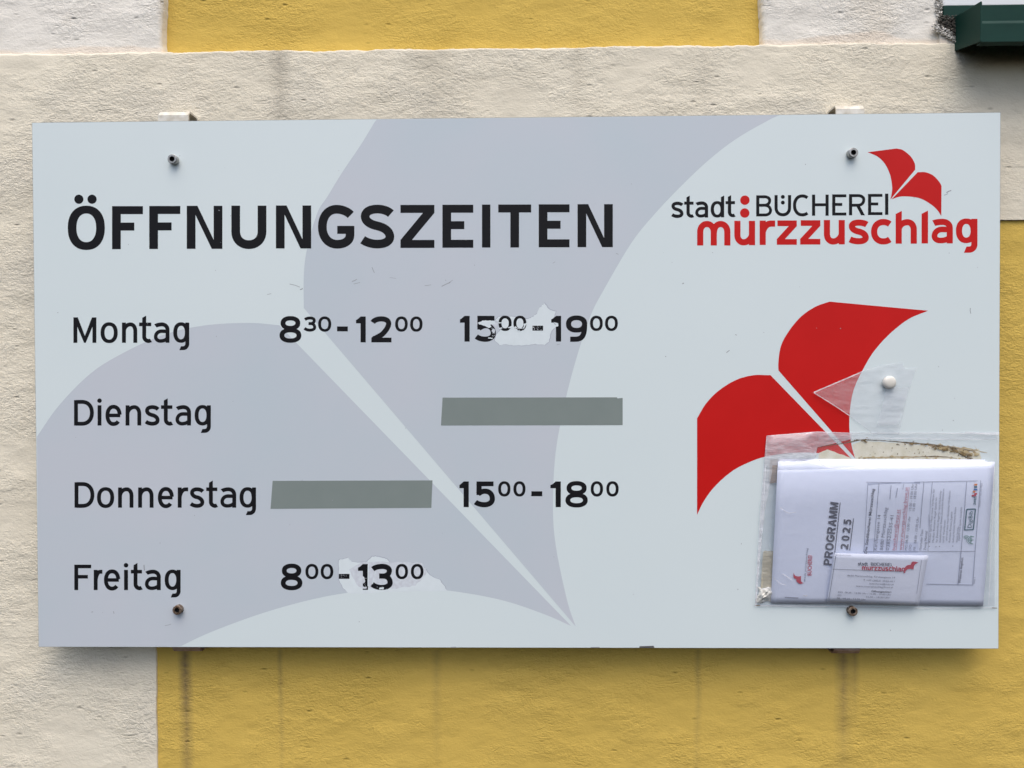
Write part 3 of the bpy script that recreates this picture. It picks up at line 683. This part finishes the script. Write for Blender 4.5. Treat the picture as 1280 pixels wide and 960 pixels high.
bracket(200.5, 238, 1, 'cream steel bracket on the sign\'s top edge above the heading lettering', .0125, True)
bracket(1045, 1080, -1, 'cream steel bracket on the sign\'s top edge above the small red logo', .0115, True)
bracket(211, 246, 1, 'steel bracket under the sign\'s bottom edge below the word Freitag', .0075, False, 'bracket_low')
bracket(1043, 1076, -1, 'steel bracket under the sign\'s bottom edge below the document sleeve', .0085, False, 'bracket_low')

# ------------------------------------------------------------------ papers in the sleeve
def quad(q, u, v_):
    a, b, c, d_ = [np.array(p, float) for p in q]      # top-left, top-right, bottom-right, bottom-left
    return (a*(1-u)+b*u)*v_+(d_*(1-u)+c*u)*(1-v_)
def sheet(name, q, depth, mat, parent, nu=28, nv=22, thick=.0004):
    """depth(u, v) is the sheet's distance in front of the board"""
    v, f = [], []
    for j in range(nv+1):
        for i in range(nu+1):
            u, w = i/nu, j/nv; p = quad(q, u, w); v.append(at(p[0], p[1], -depth(u, w)))
    for j in range(nv):
        for i in range(nu):
            b = j*(nu+1)+i; f.append((b, b+1, b+nu+2, b+nu+1))
    o = mesh_obj(name, v, f, mat, parent, True)
    m = o.modifiers.new('thickness', 'SOLIDIFY'); m.thickness = thick; m.offset = -1
    return o
def dp(u, v): return .0022+.0125*(min(max(v, 0), 1)**.8)*(1-max(0, (v-.72)/.28)**2*.72)*(.72+.28*math.sin(math.pi*u))+.0007*math.sin(7*u+3*v)+.0012*math.exp(-((u-.98)/.12)**2)*v
FQ = [(972,584.5),(1243.5,577.2),(1229,758),(963.5,754)]
B1 = [(974,573.5),(1231.5,574.5),(1226,757.5),(966,754.5)]
B2 = [(972.5,577),(1234,576),(1228,757.8),(964.8,754.2)]
ploc = at(1095, 756, -.003)
pap0 = thing('loose_paper', 'rearmost white paper sheet tucked in the plastic sleeve', 'paper', at(1095, 756, -.001), 'sheets in the plastic sleeve')
sheet('sheet', B1, lambda u, v: dp(u, v)*.55, M['paper'], pap0)
pap1 = thing('loose_paper', 'middle white paper sheet tucked in the plastic sleeve', 'paper', at(1095, 756, -.002), 'sheets in the plastic sleeve')
sheet('sheet', B2, lambda u, v: dp(u, v)*.78, M['paper'], pap1)
pap = thing('programme_sheet', 'front white programme sheet printed PROGRAMM 2025 in the plastic sleeve', 'paper', ploc, 'sheets in the plastic sleeve')
sheet('sheet', FQ, dp, M['paper'], pap)
def uv_of(q, x, y):
    """approximate sheet coordinates of a photograph point"""
    u, v = .5, .5
    for _ in range(6):
        p = quad(q, u, v); e = .001
        J = np.stack([(quad(q, u+e, v)-p)/e, (quad(q, u, v+e)-p)/e], 1)
        du = np.linalg.solve(J, np.array([x, y])-p); u += du[0]; v += du[1]
    return u, v
def on_paper(x, y, h):
    u, v = uv_of(FQ, x, y); return at(x, y, -dp(u, v)-h)
PL = .0007
def bfont(txt, bold=False):
    cu = bpy.data.curves.new('t', 'FONT'); cu.body = txt; cu.size = 1; cu.resolution_u = 2
    if bold: cu.offset = .012
    o = bpy.data.objects.new('t', cu); C.objects.link(o)
    dg = bpy.context.evaluated_depsgraph_get(); me = o.evaluated_get(dg).to_mesh()
    v = [tuple(q.co[:2]) for q in me.vertices]; f = [tuple(p.vertices) for p in me.polygons]
    o.evaluated_get(dg).to_mesh_clear(); bpy.data.objects.remove(o); bpy.data.curves.remove(cu)
    return v, f
def printed(name, lines, mat, parent, mapper, layer=PL, label=None):
    """lines: (text, start, end, cap height, bold): text set between two photograph points, its up to the left of the direction"""
    V, F = [], []
    for ln_ in lines:
        txt, a, b, hgt = ln_[:4]; bold = len(ln_) > 4 and ln_[4]
        v, f = bfont(txt, bold); xs = [p[0] for p in v]; x0, x1 = min(xs), max(xs)
        a, b = np.array(a, float), np.array(b, float); d_ = (b-a); L = np.linalg.norm(d_); d_ = d_/L; up = np.array([d_[1], -d_[0]])
        k = len(V)
        for x, y in v:
            p = a+d_*((x-x0)/(x1-x0)*L)+up*(y/.73*hgt); V.append(mapper(p[0], p[1], layer))
        F += [tuple(k+i for i in q) for q in f]
    o = mesh_obj(name, V, F, mat, parent)
    if label: o['label'] = label
    return o
def lines(name, segs, mat, parent, mapper, layer=PL):
    i = Ink()
    for s in segs:
        i.k = 0; n = 8; a, b = np.array(s[:2], float), np.array(s[2:4], float)
        i.ribbon([a+(b-a)*t/n for t in range(n+1)], s[4])
    return i.build(name, mat, parent, mapper, layer)
# main title, drawn with the stroke letters turned to read upwards
def turned(o0, o1):
    """frame whose x runs from o0 to o1 and whose y runs to the right of it, as glyph() expects"""
    a, b = np.array(o0, float), np.array(o1, float); d_ = (b-a)/np.linalg.norm(b-a); r = np.array([-d_[1], d_[0]])
    def mp(x, y, h):
        p = a+d_*x+r*y; return on_paper(p[0], p[1], h)
    return mp, np.linalg.norm(b-a)
mp, L = turned((1039.5, 707), (1048.3, 628.3))
ws = [('P',9),('R',9.6),('O',10.4),('G',10.4),('R',9.6),('A',10),('M',10.8),('M',10.8)]
gap = 1.3; tot = sum(w for _, w in ws)+gap*7; k = L/tot; x = 0; cs = []
for c, w in ws: cs.append((c, x*k, (x+w)*k, 0, 10.2, 2.3)); x += w+gap
word('title_lettering', cs, M['pdark'], 2, PL, mp, pap, 'bold title PROGRAMM reading upwards')
mp, L = turned((1060.2, 687), (1064.8, 648.5))
cs = [(c, x, x+6.6, 0, 9.6, 2.1) for c, x in zip('2025', (0, 10.6, 20.6, 31))]
word('title_lettering', cs, M['pdark'], 1.9, PL, mp, pap, 'bold year 2025 reading upwards')
lines('title_underline', [(1042.3,704,1050.3,628,.9), (1062.2,688,1067,648,.9)], M['pdark'], pap, on_paper)
# emblem and words low on the sheet
ek = lambda s: [('l', s)]
shape('emblem', [('c', [(992,716),(994,719.5),(998,720.5),(1001.5,720)]), ('c', [(1001.5,720),(1001.2,724),(1001.8,727),(1004.5,729)]), ('c', [(1004.5,729),(1000,729.8),(996,727),(995.5,724)]), ('c', [(995.5,724),(992.5,722.5),(991.8,719.5),(992,716)])], M['pred'], pap, PL, on_paper)
printed('emblem_lettering', [('BÜCHEREI', (1014.2,719.5), (1015.2,694.5), 5.2, True)], M['pred'], pap, on_paper)
printed('emblem_lettering', [('stadt mürzzuschlag', (1006.6,727), (1010.2,685), 2.3)], M['pgrey'], pap, on_paper)
lines('small_print_line', [(981,746.5,998,747.5,.9)], M['pgrey'], pap, on_paper)
# address box
shape('grey_cell', [('l', [(1085.5,604),(1150,602.5),(1148,690),(1079.5,690)])], M['pshade'], pap, PL-.0003, on_paper)
printed('address_heading', [('Die Stadtbücherei Mürzzuschlag', (1083.6,692), (1093.2,611), 3.6, True)], M['pdark'], pap, on_paper)
printed('address_print', [('Kirchengasse 14', (1096,688), (1101,643.5), 4.2), ('8680 Mürzzuschlag', (1103.8,688), (1109.6,634.5), 4.4), ('03852/2555-41', (1111.3,688), (1117.2,644.5), 4.4)], M['pgrey'], pap, on_paper)
printed('web_print', [('buecherei@mzz.at', (1119,688), (1124.8,637), 4.4), ('www.muerzzuschlag.bvoe.at', (1127.5,688), (1135.3,609), 4.4)], M['ppink'], pap, on_paper)
lines('web_underline', [(1120.3,688,1126,637,.5), (1128.9,688,1136.6,609,.5)], M['ppink'], pap, on_paper)
printed('hours_print', [('MO 08.30 - 12.00 Uhr     15.00 - 19.00 Uhr', (1133.8,688), (1142.5,605), 3.2), ('DO                              15.00 - 18.00 Uhr', (1139,688), (1146.8,604.5), 3.2), ('FR   08.00 - 13.00 Uhr', (1144.5,688), (1149,646), 3.2),
        ('Mitarbeiter Team', (1152,688), (1154.3,662), 3.2), ('Zweig Mürztal', (1157.5,688), (1159.5,664), 3.2)], M['pgrey'], pap, on_paper)
para = []; rr = random.Random(5)
wd = 'neue Medien am Regal und Romane Hörbücher für Kinder Jugend Sachbuch Spiele Zeitschriften monatlich Vorlesen im Haus'.split()
for k, (xb, yb, xt, yt) in enumerate(((1163,678,1168.5,611),(1167.5,678,1171.5,622),(1171.8,678,1177,613),(1176,678,1180.5,611),(1180,678,1182.2,650),(1184,676,1188.5,613),(1188,678,1190.8,640),(1192.5,678,1195.5,634),(1197,678,1199,658),(1199.5,676,1203,634))):
    n = max(2, int((yb-yt)/10)); para.append((' '.join(rr.choice(wd) for _ in range(n)), (xb, yb), (xt, yt), 2.4))
printed('paragraph_print', para, M['pgrey'], pap, on_paper)
discs('bullet_points', [(1161.5,683,.6),(1170,683.5,.6),(1174.5,683,.6),(1191,682.5,.6)], M['pgrey'], pap, PL, on_paper)
lines('rule_lines', [(1083,602.6,1127,603.2,.6),(1143,602.5,1222,601,.6),(1078.5,689.5,1219,689,.6),(1085,604,1080,690,.5),(1098.8,604,1092,690,.6),(1114,606.5,1112.5,624,.7),(1122,610,1120,622,.7),(1107.5,690,1110,660,.5),(1130,604,1128.5,612,.4),
      (1155,602,1150,660,.6),(1165.5,602,1163,630,.5),(1163,630,1160,689,.4),(1208.5,602,1206.2,632,.6),(1206.2,632,1201.5,689,.6),(1201.5,689,1197.5,731,.7),(1226,600.5,1219,689,.6),(1219,689,1216,731,.6),(1158,730,1216.5,731.2,.7),(1161,643,1161.5,660,.3)], M['pline'], pap, on_paper)
printed('note_heading', [('Weiteres Angebot', (1200.8,729), (1204.2,697), 3.0, True)], M['pdark'], pap, on_paper)
printed('page_number', [('Seite 1', (1218.5,730), (1219.5,722), 2.4)], M['pgrey'], pap, on_paper)
printed('note_print', [('monatlich neu im Haus', (1225.2,634), (1228,604), 2.0)], M['pgrey'], pap, on_paper)
lines('logo_box', [(1208.5,636.6,1219.4,636.2,1.3),(1219.4,636.2,1216.8,662,1.3),(1216.8,662,1206,662.4,1.3),(1206,662.4,1208.5,636.6,1.3)], M['pteal'], pap, on_paper)
printed('logo_box_lettering', [('DigiBib', (1214.3,660), (1216.3,639), 5.2)], M['pteal'], pap, on_paper)
i = Ink()
for k in range(3):
    i.ribbon([(1208+.4*k+ (2+k*1.7)*math.cos(t)-1, 675+(2+k*1.7)*math.sin(t)) for t in np.linspace(-2.2, 1.0, 8)], .7)
i.ribbon([(1213,670),(1217.5,671)], .9); i.ribbon([(1213,679),(1216.5,680)], .9); i.ribbon([(1210.5,675),(1217,675)], .7); i.ribbon([(1213,670),(1215,675),(1213,679)], .7)
i.build('network_emblem', M['pgreen'], pap, on_paper, PL)
printed('colour_logo', [('zweifl', (1219.8,631), (1220.8,620), 4.6, True)], M['pteal'], pap, on_paper)
for nm, c, x, y, r in (('red', 'pred', 1217.5, 619.5, 2.6), ('red', 'pred', 1219.6, 617.4, 1.8), ('orange', 'porange', 1217.8, 614.6, 1.6), ('blue', 'pblue', 1219.4, 612, 2.3), ('teal', 'pteal', 1219.6, 608.8, 1.9), ('orange', 'porange', 1219.7, 605.8, 1.9)):
    lines('colour_logo_stroke', [(x-r, y, x+r, y-.2, 2.2)], M[c], pap, on_paper)

# business card in front of the sheet
CQ = [(1043.5,691.5),(1160.5,694.5),(1148.5,757.5),(1033.5,752.5)]
def dcard(u, v): return .0058+.0082*v**.8+.0015*math.sin(math.pi*u)
card = thing('visiting_card', 'small white visiting card with red and black logo in front of the programme sheet', 'card', at(1092, 755, -.007))
sheet('card_stock', CQ, dcard, M['card'], card, 16, 10)
def on_card(x, y, h):
    u, v = uv_of(CQ, x, y); return at(x, y, -dcard(u, v)-h)
def logo_to_card(x, y, h):
    s = (1131.5-1077.5)/(1221.8-871.4)
    X = 1077.8+(x-871.4)*s; Y = 712.2+(y-305)*s*1.02+(X-1077)*.045
    return on_card(X, Y, h)
word('card_logo_lettering', logo_chars_red(), M['pred'], 7, PL, logo_to_card, card, 'red card word mürzzuschlag', -.15)
word('card_logo_lettering', logo_chars_black(), M['pdark'], 5, PL, lambda x, y, h: logo_to_card(x, y-1, h), card, 'black card words stadt BÜCHEREI', -.15)
shape('card_emblem', [('c', [(1131.5,714.5),(1131.2,709.5),(1134.5,706.5),(1138.5,706)]), ('c', [(1138.5,706),(1140,702.5),(1143,702),(1148,703.2)]), ('c', [(1148,703.2),(1144,705.5),(1142.3,708.5),(1142,711.8)]), ('c', [(1142,711.8),(1138,711),(1134,712),(1131.5,714.5)])], M['pred'], card, PL, on_card)
printed('card_print', [('8680 Mürzzuschlag, Kirchengasse 14', (1059.3,720.3), (1118.8,723), 2.3), ('T +43 (3852) 2555-411', (1079,726), (1118,727.8), 2.3), ('buecherei@mzz.at', (1087,730.3), (1117.3,731.4), 2.2), ('www.muerzzuschlag.bvoe.at', (1070,733.4), (1116.5,735.2), 2.2),
        ('MO  08.30 - 12.00 Uhr / 15.00 - 19.00 Uhr', (1047.8,741), (1114,744.4), 2.0), ('DO', (1047.2,744.8), (1051.5,745), 2.0), ('15.00 - 18.00 Uhr', (1083,747), (1112.3,748), 2.0), ('FR   08.00 - 13.00 Uhr', (1046.2,748.6), (1082.5,750.3), 2.0)], M['pgrey'], card, on_card)
printed('card_heading', [('Öffnungszeiten:', (1089.3,740), (1114.5,741), 2.4, True)], M['pdark'], card, on_card)
for sg in ((1040.5,711.3,1128,714.5,.5),(1045,693.8,1035.8,751.5,.5),(1034.8,751.8,1076,754.8,.5),(1044.5,693.6,1064,694,.4)): lines('card_rule', [sg], M['pgrey'], card, on_card)
lines('card_rule', [(1152,700,1146,742,.4)], M['pgrey'], card, on_card)

# ------------------------------------------------------------------ plastic sleeve
slv = thing('document_sleeve', 'clear plastic document sleeve stuck on the board, holding the papers', 'sleeve', at(1095, 757, 0))
def film(name, pts, depth, mat, n=3):
    """polygon of film filled with a small grid so it can follow the papers"""
    bm = bmesh.new(); vs_ = [bm.verts.new(at(x, y, -depth(x, y))) for x, y in pts]; bm.faces.new(vs_)
    bmesh.ops.triangulate(bm, faces=bm.faces)
    for _ in range(n): bmesh.ops.subdivide_edges(bm, edges=bm.edges[:], cuts=1, use_grid_fill=True)
    for q in bm.verts:
        pr = np.array(q.co)-np.array([0, 0, Z0])-CAM
        x = 640+FOC*np.dot(pr, RIGHT)/np.dot(pr, FWD); y = 480+FOC*np.dot(pr, DOWN)/np.dot(pr, FWD)
        q.co = at(x, y, -depth(x, y))
    o = mesh_obj(name, [tuple(q.co) for q in bm.verts], [], mat, slv); bm.verts.index_update()
    vv = [np.array(q.co) for q in bm.verts]; ff = [tuple(q.index for q in p.verts) for p in bm.faces]; bm.free()
    bpy.data.objects.remove(o); return mesh_obj(name, vv, ff, mat, slv, True)
def dfront(x, y):
    u, v = uv_of(FQ, x, y); uu, vv = min(max(u, 0), 1), min(max(v, 0), 1)
    dd = dp(uu, vv)+.0016
    cu, cv = uv_of(CQ, x, y)
    if -.12 < cu < 1.12 and -.1 < cv < 1.25:
        k = min(1, (cu+.12)/.12, (1.12-cu)/.12, (cv+.1)/.1, (1.25-cv)/.25); k = max(k, 0)
        dd = max(dd, dd*(1-k)+(dcard(min(max(cu,0),1), min(max(cv,0),1))+.0016)*k)
    out = max(-u*270, (u-1)*270, 0)/16
    return max(dd*max(1-out, .0)+.0011, .0011)+.0004*math.sin(x*.31+y*.17)
film('back_film', [(958,545),(1247.5,540),(1246.5,758.5),(943.5,757.5)], lambda x, y: .0008, M['film'], 3)
film('front_film', [(966,584),(1010,578),(1030,584),(1120,585),(1243,582),(1243.5,758),(944.5,757),(956,640)], dfront, M['film_front'], 4)
film('milky_fold', [(958,544.5),(1014,540.5),(1022,539.3),(1066,541),(1064,549),(1035,556),(1022,559),(1018,566),(1019,573),(1012,577),(966,585),(956,640),(944,757),(943.5,757),(950,640)], lambda x, y: .0024+.0004*math.sin(x*.4)+.0006*math.sin(y*.2), M['film_milky'], 2)
film('flap_film', [(1015.5,490.5),(1046,478),(1078,463.5),(1099,457),(1128,453),(1132,461),(1146,459),(1133,500),(1124,543),(1092,543),(1062.5,521),(1040,506)], lambda x, y: .0012+.0022*math.exp(-((x-1030)/16)**2)+.0003*math.sin(x*.3), M['film_flap'], 3)
film('upper_film', [(1062,541),(1150,540.5),(1247.5,541),(1247.5,549),(1020,549),(1020,540.5)], lambda x, y: .0016+.0003*math.sin(x*.1), M['film'], 3)
def edge_line(pts, w, layer=.0021, mat='film_edge', mapper=on_sign):
    i = Ink(); i.ribbon(smooth_curve(pts, 5), w); return i.build('film_edge', M[mat], slv, mapper, layer)
onf = lambda x, y, h: at(x, y, -dfront(x, y)-h)
edge_line([(1015.5,490.3),(1046,477.3),(1076,464.5)], 1.5, .0042); edge_line([(1015.5,490.8),(1040,506),(1062.5,521)], .7, .0042)
edge_line([(957.5,545),(985,542.6),(1014,540.5)], .9); edge_line([(1020,539.5),(1066,541.2),(1150,541),(1200,541.5),(1247,543)], .8); edge_line([(1205,540),(1225,541.2),(1247.5,541)], 1.2)
edge_line([(1022,548),(1100,547.6),(1180,549),(1247,548.6)], .6); edge_line([(957.8,545),(956.5,580),(952,650),(944,757)], .9)
edge_line([(970,552),(973,557.5),(990,556.5),(1010,558.5),(1017,563),(1018.5,574)], .6); edge_line([(975,560),(992,563),(1010,562),(1021,567),(1024.5,576)], .5)
edge_line([(1024,575),(1029,582),(1040,584.5),(1080,585),(1125,584)], .7, .0004, 'film_edge', onf); edge_line([(975,634),(985,641),(995,640)], .8, .0004, 'film_edge', onf)
edge_line([(978,717),(984,721),(990,725)], 1.0, .0004, 'film_edge', onf); edge_line([(967,722),(975,729),(982,731)], .7, .0004, 'film_edge', onf); edge_line([(1004,744),(1007,745),(1009,744)], 1.2, .0004, 'film_edge', onf)
edge_line([(1243,583),(1240,660),(1236,757)], .7, .0004, 'film_edge', onf)
edge_line([(948,756.5),(1040,757.5),(1150,759.5),(1243,759)], 1.0, .0014)
# clear tape under the flap's button, yellowed tape, adhesive and dirt
def patch(name, pts, mat, layer, amp=0, seed=0, n=4, label=None):
    o = shape(name, [('l', jag(pts, amp, seed, n) if amp else pts)], mat, slv, layer, clip=False)
    if label: o['label'] = label
    return o
patch('clear_tape', [(1106,484),(1134,484),(1120,531),(1094,531)], M['film_flap'], .0040)
patch('tape_strip', [(962,574),(971.5,573),(970,603),(961,604)], M['tape_brown'], .0024, .4, 1)
patch('tape_strip', [(953,688),(965.5,688),(963.5,735),(950,734)], M['tape'], .0026, .4, 2, label='yellowed tape strip')
i = Ink(); rr = random.Random(3)
patch('adhesive_residue', [(1024,566),(1034,562),(1046,566),(1062,572),(1068,578),(1022,578)], M['residue'], .00058, .5, 3)
patch('adhesive_residue', [(1066,556),(1076,551.5),(1120,553),(1150,556.5),(1180,560.5),(1214,563),(1224,561),(1227,577),(1200,580),(1072,580),(1068,570)], M['residue'], .00062, .4, 4)
def grime(name, pts, w, mat, layer, seed):
    rr = random.Random(seed); c = smooth_curve(pts, 7); i = Ink(); up, dn = [], []
    for k, p in enumerate(c):
        e = math.sin(math.pi*min(max(k/(len(c)-1), .03), .97))**.4
        up.append((p[0], p[1]-w*e*rr.uniform(.3, .9))); dn.append((p[0], p[1]+w*e*rr.uniform(.3, 1.1)))
    i.poly(up+dn[::-1]); return i.build(name, mat, slv, on_sign, layer)
grime('mould_line', [(1020,560),(1036,556.5),(1052,554.5),(1066,552),(1076,549.8),(1100,550.5),(1118,552)], .9, M['dirt'], .0009, 1)
grime('mould_line', [(1112,551),(1130,553),(1150,554.5),(1172,557),(1192,560),(1205,566),(1212,571)], 1.6, M['dirt'], .0009, 2)
grime('mould_line', [(1126,552.5),(1136,553.6),(1146,553.5)], 1.6, M['dirt'], .00095, 3)
grime('ochre_stain', [(1175,558),(1195,561.5),(1207,565),(1216,570)], 4.2, M['dirt_soft'], .00078, 4)
grime('ochre_stain', [(1160,556.5),(1185,559),(1204,561),(1222,563)], 3.0, M['dirt_soft'], .00083, 14)
grime('mould_spot', [(1178,558.5),(1192,561),(1206,562.5),(1219,564)], 1.5, M['dirt'], .00094, 15)
grime('mould_spot', [(1190,562),(1200,567),(1208,571.5),(1216,573)], 2.2, M['dirt'], .00093, 5)
grime('ochre_stain', [(1075,572),(1110,571.5),(1150,571),(1185,571.5)], 1.2, M['dirt_soft'], .0008, 6)
grime('mould_line', [(1140,572),(1160,570.5),(1180,571),(1196,573)], 1.0, M['dirt'], .0009, 7)
grime('ochre_stain', [(1218,557),(1222,563),(1229,565),(1234,566)], .8, M['dirt_soft'], .00085, 8)
def blots(name, n, x0, y0, x1, y1, r0, r1, mat, layer, seed):
    rr = random.Random(seed); i = Ink()
    for k in range(n):
        t = rr.random(); x = x0+(x1-x0)*t; y = y0+(y1-y0)*t+rr.gauss(0, 1.3); r = rr.uniform(r0, r1); i.k = k
        i.poly([(x+1.5*r*rr.uniform(.5, 1.3)*math.cos(a), y+.75*r*rr.uniform(.5, 1.3)*math.sin(a)) for a in np.linspace(0, 5.8, 13)])
    o = i.build(name, mat, slv, on_sign, layer); o['kind'] = 'stuff'; return o
blots('ochre_blots', 26, 1168, 557, 1222, 569, 1.0, 3.2, M['dirt_soft'], .00081, 21)
blots('mould_blots', 40, 1165, 557, 1214, 570, .5, 2.0, M['dirt_mid'], .00092, 22)
blots('mould_blots', 18, 1118, 552, 1160, 556, .4, 1.5, M['dirt_mid'], .00092, 23)
blots('mould_blots', 16, 1062, 552, 1084, 550, .3, 1.1, M['dirt_mid'], .00092, 24)
blots('ochre_blots', 40, 1072, 572, 1200, 573, .5, 1.6, M['dirt_soft'], .00081, 25)
discs('mould_specks', [(1086+rr.random()*120, 555+rr.random()*16, rr.uniform(.3, .75)) for _ in range(40)], M['dirt'], slv, .0009, on_sign)
patch('mould_line', [(942.5,756),(949.5,755.2),(950,756.3),(943,756.8)], M['dirt'], .0018); patch('mould_line', [(1238.5,758.6),(1245.5,759),(1245,759.8),(1239,759.6)], M['dirt'], .0018)
# crumpled clot of glue in the lower left corner
v, f = [], []
NU, NV = 16, 12
for a in range(NV+1):
    for b in range(NU+1):
        u, w = b/NU, a/NV
        x = 946.5+u*19+2*math.sin(5*w); y = 733+w*20+1.5*math.sin(6*u)
        hgt = .0012+.0042*(math.sin(math.pi*u)*math.sin(math.pi*w))**.7*(.4+1.2*float(vnoise(np.array(u*6+3), np.array(w*6+8))))
        v.append(at(x, y, -hgt))
f = [(a*(NU+1)+b, a*(NU+1)+b+1, (a+1)*(NU+1)+b+1, (a+1)*(NU+1)+b) for a in range(NV) for b in range(NU)]
mesh_obj('glue_clot', v, f, film_mat('cloudy_glue', .8, (.78, .76, .70), .2), slv)
# snap button on the flap
def lathe(prof, c, n=32):
    v, f = [], []
    for r, y in prof: v += [(c[0]+r*math.cos(2*math.pi*k/n), c[1]-y, c[2]+r*math.sin(2*math.pi*k/n)) for k in range(n)]
    for a in range(len(prof)-1): f += [(a*n+k, a*n+(k+1) % n, (a+1)*n+(k+1) % n, (a+1)*n+k) for k in range(n)]
    f.append(tuple(range((len(prof)-1)*n, len(prof)*n))); return v, f
c = at(1110.5, 478, -.002); c = (c[0], -.0015, c[2])
R_ = .0066
v, f = lathe([(R_*.9, 0), (R_*.9, .0012), (R_, .0018), (R_*1.02, .003), (R_*.95, .0043), (R_*.82, .0052), (R_*.6, .0058), (R_*.3, .0061), (R_*.05, .0062)], c)
pin = mesh_obj('snap_button', v, f, M['button'], None, True)
loc = Vector((c[0], 0, c[2]))
for q in pin.data.vertices: q.co -= loc
pin.location = loc; pin['label'] = 'round off-white snap button pinning the clear flap to the board'; pin['category'] = 'button'
